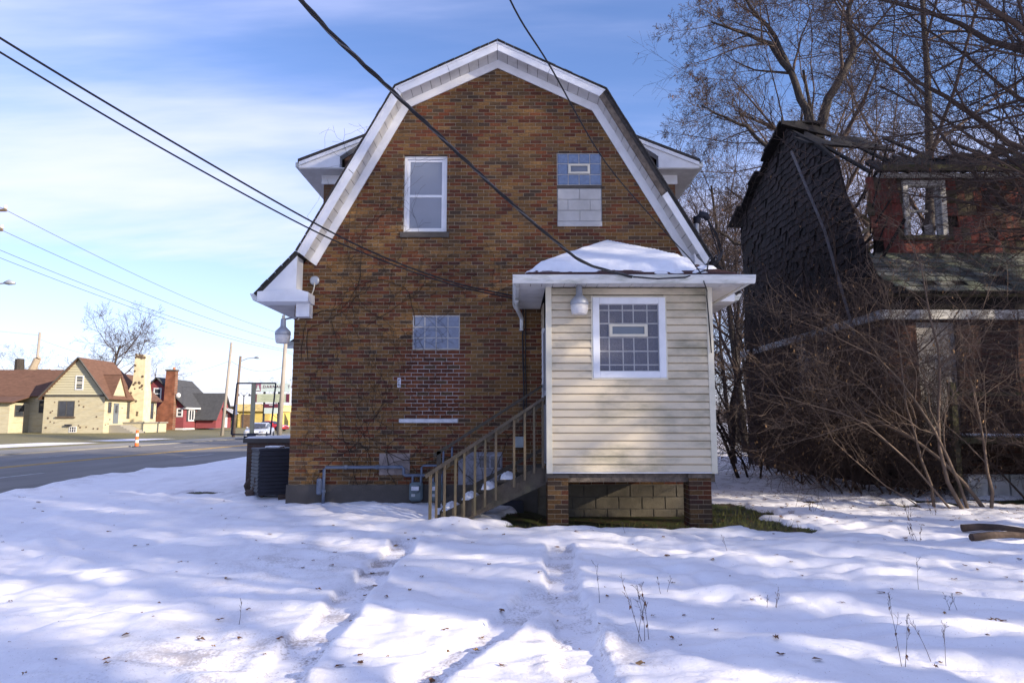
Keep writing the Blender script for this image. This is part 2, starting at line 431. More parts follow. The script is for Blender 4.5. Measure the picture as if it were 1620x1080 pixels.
def ground_material():
    m = bpy.data.materials.new('snow_and_grass'); m.use_nodes = True
    n, l = m.node_tree.nodes, m.node_tree.links
    b = n['Principled BSDF']
    t = n.new('ShaderNodeTexCoord')
    def noise(sc, det=4, rough=0.5):
        z = n.new('ShaderNodeTexNoise'); z.inputs['Scale'].default_value = sc; z.inputs['Detail'].default_value = det
        z.inputs['Roughness'].default_value = rough; l.new(t.outputs['Object'], z.inputs['Vector']); return z.outputs['Fac']
    def attr(nm):
        a = n.new('ShaderNodeAttribute'); a.attribute_name = nm; return a.outputs['Fac']
    def mth(op, a, c, clamp=False):
        q = n.new('ShaderNodeMath'); q.operation = op; q.use_clamp = clamp
        for i, v in enumerate((a, c)):
            if isinstance(v, (int, float)): q.inputs[i].default_value = v
            else: l.new(v, q.inputs[i])
        return q.outputs[0]
    def rng(v, a, c, d=0, e=1):
        q = n.new('ShaderNodeMapRange'); q.inputs['From Min'].default_value = a; q.inputs['From Max'].default_value = c
        q.inputs['To Min'].default_value = d; q.inputs['To Max'].default_value = e; l.new(v, q.inputs['Value']); return q.outputs[0]
    def mix(f, a, c):
        q = n.new('ShaderNodeMix'); q.data_type = 'RGBA'; l.new(f, q.inputs['Factor'])
        for k, v in (('A', a), ('B', c)):
            if isinstance(v, tuple): q.inputs[k].default_value = (*v, 1)
            else: l.new(v, q.inputs[k])
        return q.outputs['Result']
    fine = noise(42, 5, 0.7)
    grass = mix(rng(noise(3.0, 6, 0.7), .35, .65), (0.125, 0.13, 0.040), (0.25, 0.195, 0.085))
    grass = mix(rng(noise(14, 4), .5, .7), grass, (0.11, 0.085, 0.045))
    dirt = mix(rng(noise(9, 6), .4, .6), (0.055, 0.04, 0.026), (0.045, 0.06, 0.018))
    earth = mix(attr('lawn'), dirt, grass)
    snowc = mix(rng(noise(1.7, 5), .3, .7), (0.79, 0.775, 0.82), (0.85, 0.835, 0.86))
    # thin snow: specks of leaf dust and grass showing through
    speck = mth('MULTIPLY', rng(mth('ADD', mth('MULTIPLY', noise(3.2, 3), 0.55), mth('MULTIPLY', fine, 0.6)), .565, .68), attr('thin'), True)
    snowc = mix(mth('MULTIPLY', speck, 0.75), snowc, (0.22, 0.17, 0.15))
    snowc = mix(rng(noise(75, 2, 0.4), .70, .74, 0, .55), snowc, (0.30, 0.22, 0.19))
    edge = mth('ADD', attr('snow'), mth('MULTIPLY', mth('SUBTRACT', fine, 0.5), 0.7))
    s = rng(edge, .42, .55)
    c = mix(s, earth, snowc)
    l.new(c, b.inputs['Base Color'])
    b.inputs['Roughness'].default_value = 0.62
    b.inputs['Specular IOR Level'].default_value = 0.25
    b.inputs['Subsurface Weight'].default_value = 0.0
    bp = n.new('ShaderNodeBump'); bp.inputs['Strength'].default_value = 0.5; bp.inputs['Distance'].default_value = 0.02
    bh = mth('ADD', mth('MULTIPLY', noise(26, 6, 0.68), 0.7), mth('MULTIPLY', noise(160, 2), 0.22))
    l.new(bh, bp.inputs['Height']); l.new(bp.outputs[0], b.inputs['Normal'])
    return m
M_GROUND = ground_material()
ground()

# ------------------------------------------------------------------ road
RZ = -0.10
M_ROAD = mat('asphalt', (0.17, 0.16, 0.152), 0.9, 0.22, 0.6, 0.2, 30, dirt=(0.24, 0.23, 0.22), dirt_amt=0.55, dirt_scale=0.25, stretch=(1.6, 0.25, 1))
M_WALK = mat('old_concrete_walk', (0.27, 0.255, 0.225), 0.95, 0.2, 0.8, 0.2, 20, dirt=(0.15, 0.13, 0.09), dirt_amt=0.5, dirt_scale=0.4)
M_YEL = mat('yellow_line', (0.55, 0.33, 0.05), 0.8, 0.3, 3, 0)
M_WPAINT = mat('white_line', (0.42, 0.42, 0.41), 0.8, 0.35, 3, 0)
struct(MB().box(-23.5, -11.3, -70, 700, RZ-0.3, RZ).build('road', M_ROAD))
struct(MB().box(-27.6, -23.5, -70, 700, RZ-0.3, RZ+0.02).build('pavement', M_WALK))
struct(MB().box(-23.65, -23.45, -70, 700, RZ-0.25, RZ+0.06).build('kerb', M_WALK))
for x in (-17.62, -17.30):
    struct(MB().box(x-0.06, x+0.06, -70, 500, RZ+0.004, RZ+0.008).build('centre_line', M_YEL))
for y in range(-30, 260, 12):
    for x in (-14.35, -20.55):
        struct(MB().box(x-0.06, x+0.06, y, y+3.2, RZ+0.004, RZ+0.008).build('lane_dash', M_WPAINT))
# ------------------------------------------------------------------ the brick house
FY = 12.2                        # plane of the brick faces
CXH = -0.27
OUTLINE = [(-3.93, 0.38), (3.40, 0.38), (3.40, 4.26), (1.52, 7.36), (CXH, 8.12), (-2.03, 7.36), (-3.93, 4.10)]
RO = [(-4.52, 3.70), (-3.81, 4.47), (-2.13, 7.54), (CXH, 8.42), (1.71, 7.48), (3.55, 4.33), (4.0, 3.72)]
def offset_line(pl, d):
    """polyline moved to its right-hand side (inwards for RO) by d"""
    out = []
    for i, p in enumerate(pl):
        ns = []
        for a, b in ((i-1, i), (i, i+1)):
            if a >= 0 and b < len(pl):
                dx, dz = pl[b][0]-pl[a][0], pl[b][1]-pl[a][1]; L = math.hypot(dx, dz); ns.append((dz/L, -dx/L))
        if len(ns) == 1: out.append((p[0]+ns[0][0]*d, p[1]+ns[0][1]*d))
        else:
            mxn = (ns[0][0]+ns[1][0], ns[0][1]+ns[1][1]); L = math.hypot(*mxn); mxn = (mxn[0]/L, mxn[1]/L)
            k = d/max(0.3, mxn[0]*ns[0][0]+mxn[1]*ns[0][1]); out.append((p[0]+mxn[0]*k, p[1]+mxn[1]*k))
    return out
def clip_convex(poly, hull):
    out = poly
    n = len(hull)
    for i in range(n):
        a, b = hull[i], hull[(i+1) % n]
        def side(p): return (b[0]-a[0])*(p[1]-a[1])-(b[1]-a[1])*(p[0]-a[0])
        new = []
        for j in range(len(out)):
            p, q = out[j], out[(j+1) % len(out)]
            sp, sq = side(p), side(q)
            if sp >= 0: new.append(p)
            if sp*sq < 0:
                t = sp/(sp-sq); new.append((p[0]+(q[0]-p[0])*t, p[1]+(q[1]-p[1])*t))
        out = new
        if len(out) < 3: return []
    return out
def cut_rect(rects, o):
    res = []
    for r in rects:
        x0, x1, z0, z1 = r
        if o[0] >= x1 or o[1] <= x0 or o[2] >= z1 or o[3] <= z0: res.append(r); continue
        if o[2] > z0: res.append((x0, x1, z0, o[2]))
        if o[3] < z1: res.append((x0, x1, o[3], z1))
        zz0, zz1 = max(z0, o[2]), min(z1, o[3])
        if o[0] > x0: res.append((x0, o[0], zz0, zz1))
        if o[1] < x1: res.append((o[1], x1, zz0, zz1))
    return res
PAL_TAN = [(0.215, 0.120, 0.052), (0.180, 0.100, 0.046), (0.235, 0.135, 0.060), (0.150, 0.085, 0.043), (0.20, 0.105, 0.043), (0.125, 0.076, 0.045)]
PAL_RED = [(0.165, 0.055, 0.030), (0.140, 0.047, 0.028), (0.185, 0.068, 0.034), (0.120, 0.045, 0.031)]
PAL_DRK = [(0.085, 0.058, 0.046), (0.110, 0.066, 0.048), (0.10, 0.045, 0.038)]
def brick_colour(r, red=0.32, dark=0.08, k_=0.82):
    k = r.random()
    c = r.choice(PAL_RED) if k < red else (r.choice(PAL_DRK) if k < red+dark else r.choice(PAL_TAN))
    g = (0.84+0.32*r.random())*k_
    return (c[0]*g*1.04, c[1]*g*.98, c[2]*g*.84)
BL, BH, PX, PZ, BD = 0.201, 0.0557, 0.213, 0.0677, 0.03
BRICK_MESHES = {}
def brick_mesh(col, fam):
    key = (fam, col)
    if key not in BRICK_MESHES:
        BRICK_MESHES[key] = MB().box(-BL/2, BL/2, 0, BD, -BH/2, BH/2, col).mesh('brick', M_BRICK)
    return BRICK_MESHES[key]
rb = random.Random(5)
VARIANTS = [brick_colour(rb) for _ in range(30)]
REDVAR = [brick_colour(rb, 0.9, 0.05) for _ in range(10)]

house = thing('brick_house', 'tan and red brick house with white trimmed barn-shaped gambrel roof', 'house', (CXH, 12.2, 0))
OPEN_UL = (-2.00, -1.20, 4.93, 6.39)
OPEN_UR = (0.83, 1.66, 5.03, 6.44)
OPEN_LL = (-1.79, -0.94, 2.77, 3.39)
OPEN_BW = (-0.95, -0.17, 0.38, 0.95)
OPENS = [OPEN_UL, OPEN_UR, OPEN_LL, OPEN_BW]
SILL_UL = (-2.05, -1.15, 4.82, 4.93)
PARGE = (-2.34, -1.80, 0.55, 0.92)
def infill_extent(zc):
    r = random.Random(int(zc*1000))
    lo, hi = -1.88, -0.93
    if 1.98 < zc < 2.36: lo = -1.88-0.30*r.random()
    if 2.17 < zc < 2.32: hi = -0.84
    return lo, hi
# backing wall with the openings left free
mb = MB()
cells = cut_rect([(-3.93, 3.40, 0.38, 8.2)], OPENS[0])
for o in OPENS[1:]: cells = cut_rect(cells, o)
for c in cells:
    p = clip_convex([(c[0], c[2]), (c[1], c[2]), (c[1], c[3]), (c[0], c[3])], OUTLINE)
    if p: mb.prism(p, FY+0.006, FY+0.25)
wall = mb.build('wall', M_MORTAR, house)
field = MB(); singles = []; infill = []
row = 0; z = 0.385
while z < 8.1:
    zc_ = z+PZ/2
    off = (row % 2)*PX/2+rb.uniform(-0.012, 0.012)
    x = -3.93-off-PX*0
    while x < 3.4:
        x0, x1, z0, z1 = x+0.006, x+PX-0.006, z+0.006, z+PZ-0.006
        z0 += rb.uniform(-.0015, .0015); z1 += rb.uniform(-.0015, .0015)
        xc = (x0+x1)/2
        lo, hi = infill_extent(zc_)
        isin = 1.53 < zc_ < 2.77 and lo < xc < hi
        rects = [(x0, x1, z0, z1)]
        for o in OPENS+[SILL_UL, PARGE, (-2.0, -0.96, 1.455, 1.535)]: rects = cut_rect(rects, o)
        for r_ in rects:
            if r_[1]-r_[0] < 0.02 or r_[3]-r_[2] < 0.012: continue
            p = clip_convex([(r_[0], r_[2]), (r_[1], r_[2]), (r_[1], r_[3]), (r_[0], r_[3])], OUTLINE)
            if len(p) < 3: continue
            full = len(p) == 4 and r_ == (x0, x1, z0, z1)
            if isin: infill.append((p, full, xc, zc_))
            else: singles.append((p, full, xc, zc_))
        x += PX
    z += PZ; row += 1
# the 300 whole bricks that show largest stay single objects, the rest is one field
vis = [i for i, s in enumerate(singles) if s[1] and not (0.0 < s[2] < 3.5 and s[3] < 4.9)]
vis.sort(key=lambda i: math.hypot(singles[i][2], FY, singles[i][3]-1.5))
keep = set(vis[:292])
for i, (p, full, xc, zc_) in enumerate(singles):
    if i in keep:
        o = put('brick', brick_mesh(rb.choice(VARIANTS), 'h'), wall, (xc, FY-rb.uniform(0, .003), zc_))
    else:
        field.prism(p, FY-rb.uniform(0, .003), FY+BD, brick_colour(rb))
fo = field.build('brick_field', M_BRICK, wall); fo['kind'] = 'stuff'
# bricked-up lower window: redder bricks in pale smeared mortar
patch = MB()
inf = MB(); 
for (p, full, xc, zc_) in infill:
    inf.prism(p, FY-rb.uniform(0, .004), FY+BD, rb.choice(REDVAR))
    xs_ = [q[0] for q in p]
    patch.box(min(xs_)-0.006, max(xs_)+0.006, FY+0.003, FY+0.02, zc_-PZ/2, zc_+PZ/2)
bp = patch.build('window_infill', M_MORTARW, house)
inf.build('infill_brickwork', M_BRICK, bp)['kind'] = 'stuff'
MB().box(-2.0, -0.96, FY-0.025, FY+0.1, 1.46, 1.53).build('sill', mat('sill_white', (0.55, 0.56, 0.60), 0.8, .2, 12, .3), house, bevel=.006)
MB().box(PARGE[0], PARGE[1], FY-0.004, FY+0.02, PARGE[2], PARGE[3]).build('mortar_patch', mat('parge', (0.24, 0.20, 0.19), .95, .3, 6, .6, 20, dirt=(.1, .08, .07)), house)
# foundation
fd = MB().box(-3.96, 0.45, FY-0.03, FY+0.25, -0.25, 0.38).build('foundation', M_CONC, house)
# block foundation seen under the enclosed porch
ub = MB().box(0.45, 3.40, FY+0.006, FY+0.25, -0.25, 0.38).build('block_foundation', mat('block_joint_dark', (0.12, 0.11, 0.095), .95, .2, 8, .2), house)
rr = random.Random(8)
for r_ in range(3):
    z0 = -0.24+r_*0.207
    x = 0.45-(0.2 if r_ % 2 else 0)
    while x < 3.38:
        a, b = max(x, 0.45), min(x+0.397, 3.40)
        if b-a > 0.05: MB().box(a+0.004, b-0.004, FY-0.012, FY+0.05, z0+0.004, z0+0.199).build('block', M_BBLOCK, ub, bevel=.006)
        x += 0.405
# hidden outer walls and floor, so the house is a closed volume
M_BTEX = brick_tex('side_brick', (0.19, 0.105, 0.05), (0.16, 0.06, 0.035), (0.17, 0.14, 0.10), along='Y')
MB().box(-3.93, -3.70, FY+0.25, 21.2, -0.2, 4.1).build('side_wall', M_BTEX, house)
MB().box(3.17, 3.40, FY+0.25, 21.2, -0.2, 4.26).build('side_wall', M_BTEX, house)
mb = MB().prism(OUTLINE, 21.0, 21.2); mb.build('back_wall', brick_tex('back_brick', (0.19, 0.105, 0.05), (0.16, 0.06, 0.035), (0.17, 0.14, 0.10)), house)
# roof
RI = offset_line(RO, 0.06)
mb = MB()
for i in range(len(RO)-1):
    mb.prism([RO[i], RO[i+1], RI[i+1], RI[i]], 11.82, 21.5)
roof = mb.build('roof', M_SHINGLE_D, house)
RT = offset_line(RO, -0.018)
for i in range(len(RO)-1):                          # ragged shingle edge over the rake
    n = max(1, int(math.hypot(RO[i+1][0]-RO[i][0], RO[i+1][1]-RO[i][1])/0.16))
    for k in range(n):
        t0, t1 = k/n, (k+0.97)/n
        L = lambda A, t: (A[i][0]+(A[i+1][0]-A[i][0])*t, A[i][1]+(A[i+1][1]-A[i][1])*t)
        MB().prism([L(RO, t0), L(RO, t1), L(RT, t1), L(RT, t0)], 11.785-rr.uniform(0, .02), 12.6).build('shingle', M_SHINGLE_D, roof)
F0, F1 = offset_line(RO, 0.012), offset_line(RO, 0.045)
FA, FB = offset_line(RO, 0.045), offset_line(RO, 0.165)
def rake(i, t0, t1, A, B, y0, y1, name, m, bevel=0):
    L = lambda Q, t: (Q[i][0]+(Q[i+1][0]-Q[i][0])*t, Q[i][1]+(Q[i+1][1]-Q[i][1])*t)
    return MB().prism([L(A, t0), L(A, t1), L(B, t1), L(B, t0)], y0, y1).build(name, m, house, bevel=bevel)
for i in range(1, 5):
    if i == 4:
        rake(i, 0.0, 0.60, FA, FB, 11.832, 11.86, 'fascia_board', M_OLDWOOD)['label'] = 'bare weathered wooden rake board'
        rake(i, 0.60, 1.0, FA, FB, 11.812, 11.84, 'fascia_board', M_WHITE, .003)
        continue
    for t0, t1 in ((0, .5), (.5, 1)):
        rake(i, t0+.0015, t1-.0015, FA, FB, 11.812, 11.84, 'fascia_board', M_WHITE, .003)
    rake(i, 0, 1, F0, F1, 11.80, 11.84, 'drip_edge', M_WHITE)
SA, SB = offset_line(RO, 0.150), offset_line(RO, 0.158)
for i in range(1, 5):                               # soffit in short panels with open joints
    n = int(math.hypot(RO[i+1][0]-RO[i][0], RO[i+1][1]-RO[i][1])/0.205)
    for k in range(n):
        rake(i, k/n, (k+0.955)/n, SA, SB, 11.842, FY-0.002, 'soffit_panel', M_SOFFIT)
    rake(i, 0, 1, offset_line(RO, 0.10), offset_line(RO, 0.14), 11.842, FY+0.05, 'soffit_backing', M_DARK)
    G0, G1 = offset_line(RO, 0.160), offset_line(RO, 0.300)
    rake(i, 0, 1, G0, G1, FY-0.035, FY-0.008, 'frieze_board', M_WHITE)
# eave boxes at both ends
def eave(sx):
    def X(x): return x if sx < 0 else 2*CXH-x-0.03
    mb = MB().prism([(X(-4.47), 3.75), (X(-3.80), 3.75), (X(-3.80), 4.44), (X(-3.84), 4.36)], 11.822, FY-0.02)
    mb.build('eave_end_panel', M_WHITE, house)
    mb = MB().prism([(X(-4.47), 3.57), (X(-3.57), 3.57), (X(-3.57), 3.735), (X(-3.80), 3.80), (X(-4.47), 3.748)], 11.79, FY-0.01)
    mb.build('eave_return', M_WHITE, house, bevel=.004)
    x0, x1 = sorted((X(-3.84), X(-3.60)))
    MB().box(x0, x1, 11.98, FY-0.01, 3.33, 3.568).build('corner_block', M_WHITE, house)
    x0, x1 = sorted((X(-4.47), X(-3.93)))
    MB().box(x0, x1, FY-0.008, 21.3, 3.575, 3.60).build('eave_soffit', M_SOFFIT, house)
    x0, x1 = sorted((X(-4.60), X(-4.475)))
    MB().prism([(X(-4.48), 3.60), (X(-4.56), 3.60), (X(-4.62), 3.72), (X(-4.48), 3.72)], 11.85, 21.4).build('gutter', M_GUTTER, house)
eave(-1); eave(1)
# upper left sash window
def sash_window():
    x0, x1, z0, z1 = OPEN_UL
    w = MB()
    y0, y1 = FY+0.05, FY+0.12
    t = 0.055
    w.box(x0+.002, x0+t, y0, y1, z0, z1-.002); w.box(x1-t, x1-.002, y0, y1, z0, z1-.002)
    w.box(x0+t, x1-t, y0, y1, z1-t, z1-.002); w.box(x0+t, x1-t, y0, y1, z0, z0+0.04)
    win = w.build('window', M_WHITE, house, bevel=.004)
    zm = 5.63
    for (a, b, dy) in ((zm-0.02, z1-t, 0.02), (z0+0.04, zm+0.02, 0.0)):
        s = MB(); xa, xb = x0+t+.001, x1-t-.001; q = 0.048
        ya, yb = FY+0.062+dy, FY+0.092+dy
        s.box(xa, xa+q, ya, yb, a, b); s.box(xb-q, xb, ya, yb, a, b); s.box(xa+q, xb-q, ya, yb, b-q, b); s.box(xa+q, xb-q, ya, yb, a, a+q)
        s.build('sash', M_WHITE, win, bevel=.003)
        MB().box(xa+q-.002, xb-q+.002, ya+.012, ya+.018, a+q-.002, b-q+.002).build('pane', M_BLINDGLASS, win)
    MB().box(x0, x1, FY+0.15, FY+0.17, z0, z1).build('curtain', M_DARK, win)
    MB().box(SILL_UL[0], SILL_UL[1], FY-0.035, FY+0.10, SILL_UL[2]+.003, SILL_UL[3]-.002).build('sill', M_CONC, win, bevel=.006)
sash_window()
# glass block panels
def block_panel(parent, xs_, zs_, y, m, skip=(), depth=0.05, gap=0.014):
    for i in range(len(xs_)-1):
        for j in range(len(zs_)-1):
            if (i, j) in skip: continue
            a, b, c, d = xs_[i]+gap/2, xs_[i+1]-gap/2, zs_[j]+gap/2, zs_[j+1]-gap/2
            MB().box(a, b, y, y+depth, c, d).build('glass_block', m, parent, bevel=.008)
def vent(parent, x0, x1, z0, z1, y):
    v = MB(); t = 0.035
    v.box(x0, x1, y-.02, y+.03, z1-t, z1); v.box(x0, x1, y-.02, y+.03, z0, z0+t)
    v.box(x0, x0+t+.01, y-.02, y+.03, z0+t, z1-t); v.box(x1-t-.01, x1, y-.02, y+.03, z0+t, z1-t)
    v.build('vent_frame', M_CREAM, parent)
    MB().box(x0+t+.01, x1-t-.01, y+.005, y+.012, z0+t, z1-t).build('vent_flap', mat('vent_glass', (.10, .12, .16), .2, .1, 5, 0, spec=.8), parent)
x0, x1, z0, z1 = OPEN_UR
g = MB().box(x0, x1, FY+0.030, FY+0.12, z0, z1).build('block_window', M_GJOINT, house)
xs_ = [x0+.012+(x1-x0-.024)*k/4 for k in range(5)]
zs_ = [5.83, 6.03, 6.235, 6.43]
block_panel(g, xs_, zs_, FY+0.022, M_GBLOCK, skip={(1, 1), (2, 1)})
vent(g, xs_[1], xs_[3], zs_[1]+.01, zs_[2]-.01, FY+0.02)
for r_ in range(3):
    zz0 = 5.135+r_*0.207
    cuts = [x0+.01, x0+0.42, x1-.01] if r_ % 2 == 0 else [x0+.01, x0+.20, x0+0.61, x1-.01]
    for a, b in zip(cuts[:-1], cuts[1:]):
        MB().box(a+.003, b-.003, FY+0.012, FY+0.10, zz0+.003, zz0+.202).build('concrete_block', M_CBLOCK, g, bevel=.004)
MB().box(x0+.004, x1-.004, FY-0.006, FY+0.10, z0+.004, 5.128).build('sill', M_CBLOCK, g, bevel=.005)
MB().box(x0+.004, x1-.004, FY+0.010, FY+0.10, 5.762, 5.818).build('lintel_strip', M_CONC, g)
x0, x1, z0, z1 = OPEN_LL
g = MB().box(x0, x1, FY+0.009, FY+0.12, z0, z1).build('block_window', M_GJOINT, house)
block_panel(g, [x0+.01+(x1-x0-.02)*k/4 for k in range(5)], [z0+.01+(z1-z0-.03)*k/3 for k in range(4)], FY+0.006, M_GBLOCK2)
# basement window behind the steps
x0, x1, z0, z1 = OPEN_BW
g = MB().box(x0, x1, FY+0.01, FY+0.08, z0, z1).build('basement_panel', mat('grey_panel', (0.25, 0.25, 0.29), .8, .15, 6, .1), house)
for a in (x1-.40, x1-.20):
    MB().box(a, a+.165, FY-.012, FY+.01, .68, .88).build('pane', mat('basement_glass', (.06, .07, .10), .15, .1, 5, 0, spec=.7), g)
    f = MB(); f.box(a-.015, a+.18, FY-.008, FY+.009, .88, .9); f.box(a-.015, a+.18, FY-.008, FY+.009, .66, .68); f.box(a-.015, a, FY-.008, FY+.009, .68, .88); f.box(a+.165, a+.18, FY-.008, FY+.009, .68, .88)
    f.build('pane_frame', mat('grey_frame', (.33, .33, .38), .7, .1, 6, 0), g)
# side dormers
def dormer(sx):
    X = (lambda x: x) if sx < 0 else (lambda x: 2*CXH-x)
    M_BT2 = brick_tex('dormer_brick', (0.15, 0.085, 0.045), (0.13, 0.05, 0.03), (0.14, 0.12, 0.09))
    dz = 0.02
    wl_ = MB().prism([(X(-4.06), 4.3), (X(-4.06), 6.66), (X(-3.0), 6.66), (X(-3.0), 4.3)], 14.25, 18.5).build('dormer', M_BT2, house)
    MB().prism([(X(-4.50), 6.935+dz), (X(-0.9), 8.38), (X(-0.9), 8.30), (X(-4.50), 6.87)], 13.80, 18.9).build('dormer_roof', M_SHINGLE_D, wl_)
    MB().prism([(X(-4.47), 6.865), (X(-3.2), 7.375), (X(-3.2), 7.30), (X(-3.62), 7.02), (X(-3.62), 6.775), (X(-4.47), 6.775)], 13.82, 14.02).build('dormer_rake', M_WHITE, wl_)
    MB().prism([(X(-4.47), 6.885), (X(-2.0), 7.877), (X(-2.0), 7.80), (X(-4.47), 6.81)], 13.785, 13.815).build('dormer_fascia', M_WHITE, wl_)
    MB().box(*sorted((X(-4.47), X(-3.4))), 13.825, 18.8, 6.75, 6.772).build('dormer_soffit', M_SOFFIT, wl_)
    MB().box(*sorted((X(-4.10), X(-3.0))), 14.20, 14.246, 6.55, 6.748).build('dormer_frieze', M_WHITE, wl_)
    MB().prism([(X(-3.62), 6.78), (X(-2.6), 6.78), (X(-2.6), 7.60), (X(-3.62), 7.18)], 14.23, 18.4).build('dormer_cheek', mat('dark_cheek', (.12, .07, .07), .9, .2, 6, .1), wl_)
    MB().box(*sorted((X(-4.56), X(-4.475))), 13.85, 18.8, 6.80, 6.90).build('dormer_gutter', M_GUTTER, wl_)
dormer(-1); dormer(1)
# front porch on the street side
fp = MB().box(-5.95, -3.95, 15.5, 15.75, -0.25, 1.0).build('front_porch', brick_tex('porch_brick', (.10, .07, .05), (.09, .05, .04), (.10, .09, .08)), house)
MB().box(-6.02, -3.95, 15.42, 15.83, 1.0, 1.10).build('coping', M_CONC, fp, bevel=.01)
MB().box(-5.95, -5.7, 15.75, 20.5, -0.25, 1.0).build('porch_side', M_BTEX, fp)
MB().box(-5.7, -3.95, 15.75, 20.5, -0.2, 0.5).build('porch_floor', M_CONC, fp)
MB().box(-4.30, -4.02, 15.47, 15.80, 1.10, 1.35).build('porch_pier', M_CONC, fp, bevel=.01)
MB().box(-4.28, -4.04, 15.50, 15.77, 1.35, 3.35).build('porch_column', mat('column_white', (.6, .62, .66), .7, .1, 6, .1, dirt=(.1, .08, .07), dirt_amt=.9, dirt_scale=2.6), fp)
MB().prism([(-5.0, 3.25), (-3.95, 3.95), (-3.95, 3.85), (-5.0, 3.16)], 15.2, 20.8).build('porch_roof', M_SHINGLE_D, fp)
MB().box(-5.02, -3.95, 15.16, 15.20, 3.10, 3.25).build('porch_roof_fascia', M_GUTTER, fp)
tag(MB().prism([(-5.99, 1.103), (-4.35, 1.103), (-4.5, 1.15), (-5.2, 1.165), (-5.9, 1.145)], 15.44, 15.8).build('coping_snow', mat('roof_snow', (.82, .83, .87), .7, .05, 6, .4, 18)), 'thin snow lying on the porch wall coping on the street side', 'snow')
# ------------------------------------------------------------------ fittings on the wall
def yard_light(loc, label, s=1.0):
    t = thing('yard_light', label, 'lamp', loc, 'barn-type yard lights on the house')
    x, y, z = loc
    MB().lathe([(0.035*s, 0.30*s), (0.045*s, 0.29*s), (0.05*s, 0.16*s), (0.085*s, 0.12*s), (0.13*s, 0.075*s), (0.14*s, 0.03*s), (0.135*s, 0.0)], (x, y, z), 20).build('housing', M_GALV, t, smooth=True)
    MB().lathe([(0.135*s, -0.001), (0.132*s, -0.06*s), (0.118*s, -0.13*s), (0.105*s, -0.145*s)], (x, y, z), 20).build('lens', M_LENS, t, smooth=True)
    MB().lathe([(0.02*s, 0.30*s), (0.03*s, 0.302*s), (0.028*s, 0.36*s), (0.012*s, 0.372*s)], (x, y, z), 12).build('photocell', M_CREAM, t, smooth=True)
    return t
t = yard_light((-4.06, 12.0, 3.00), 'grey barn-type yard light hanging under the roof corner beside the cable', 0.98)
MB().tube([(-4.06, 12.0, 3.22), (-4.05, 12.08, 3.30), (-3.98, 12.19, 3.34), (-3.88, 12.19, 3.34)], .018, 8).build('arm', M_GALV, t)
jb = thing('junction_box', 'round grey junction box with white cable hanging from the brick wall', 'junction box', (-3.58, 12.2, 4.02))
MB().lathe([(.085, 0), (.085, -.03), (.06, -.045)], (-3.58, 12.19, 4.02), 16, 'Y').build('box', M_GALV, jb)
MB().tube([(-3.57, 12.15, 3.97), (-3.58, 12.14, 3.85), (-3.63, 12.15, 3.72), (-3.72, 12.15, 3.55), (-3.80, 12.16, 3.36), (-3.86, 12.17, 3.30)], .011, 6).build('cable', M_CREAM, jb)
# gas pipe and meters
gp = thing('gas_pipe', 'blue grey gas pipe running along the foundation to the meters', 'pipe', (-3.28, 12.1, 0))
MB().tube([(-3.28, 12.10, -0.05), (-3.28, 12.10, 0.40), (-3.28, 12.10, 0.66), (-3.25, 12.10, 0.69), (-2.4, 12.10, 0.69), (-1.92, 12.10, 0.695), (-1.89, 12.10, 0.67), (-1.89, 12.10, .57), (-1.86, 12.10, .55), (-1.2, 12.10, .55)], .027, 10).build('main_run', M_PIPE, gp, smooth=True)
MB().tube([(-1.58, 12.10, .40), (-1.58, 12.10, .69), (-1.55, 12.10, .72), (-1.08, 12.10, .72), (-1.05, 12.10, .75), (-1.05, 12.10, 1.02), (-1.05, 12.2, 1.03)], .019, 8).build('riser', M_PIPE, gp, smooth=True)
MB().tube([(-1.28, 12.10, .55), (-1.20, 12.10, .56), (-1.20, 12.10, 1.0), (-1.20, 12.2, 1.02)], .018, 8).build('riser', M_PIPE, gp, smooth=True)
for x, zz in ((-3.36, .28), (-2.9, .69), (-2.35, .69)):
    MB().lathe([(.036, -.03), (.04, 0), (.036, .03)], (x if zz > .5 else -3.28, 12.10, zz), 10, 'X' if zz > .5 else 'Z').build('coupling', M_PIPE, gp)
MB().box(-3.40, -3.31, 12.06, 12.14, .22, .50).build('regulator', M_PIPE, gp, bevel=.02)
for i, (x, lb) in enumerate(((-1.66, 'grey green gas meter on the wall clear of the stair railing'), (-1.30, 'grey green gas meter partly behind the stair railing'))):
    t = thing('gas_meter', lb, 'gas meter', (x, 12.05, .2), 'gas meters on the foundation')
    MB().box(x-.115, x+.115, 11.98, 12.13, .12, .44).build('body', M_METER, t, bevel=.035)
    MB().lathe([(.075, 0), (.075, -.03), (.06, -.04)], (x, 11.98, .34), 14, 'Y').build('dial_ring', M_METER, t)
    MB().box(x-.07, x+.06, 11.93, 11.942, .31, .375).build('dial_label', mat('label_white', (.6, .6, .66), .6, .2, 40, 0), t)
    MB().box(x-.075, x-.01, 11.972, 11.979, .20, .245).build('tag', mat('tag_grey', (.42, .44, .46), .6, .2, 40, 0), t)
    for dx in (-.07, .075):
        MB().tube([(x+dx, 12.08, .42), (x+dx, 12.09, .545)], .02, 8).build('connection', M_PIPE, t)
# small numbered plate by the infilled window
pl = thing('number_plate', 'small white vertical number plate on the brick wall by the infilled window', 'sign', (-2.01, 12.19, 2.17))
MB().box(-2.045, -1.985, FY-.014, FY-.004, 2.09, 2.255).build('plate', mat('plate_white', (.62, .63, .70), .6, .05, 9, 0), pl)
for k, zz in enumerate((2.222, 2.175, 2.145, 2.115)):
    MB().box(-2.035+.004*(k % 2), -2.005, FY-.0175, FY-.0145, zz-.006, zz+.008).build('numeral', M_BLACK, pl)
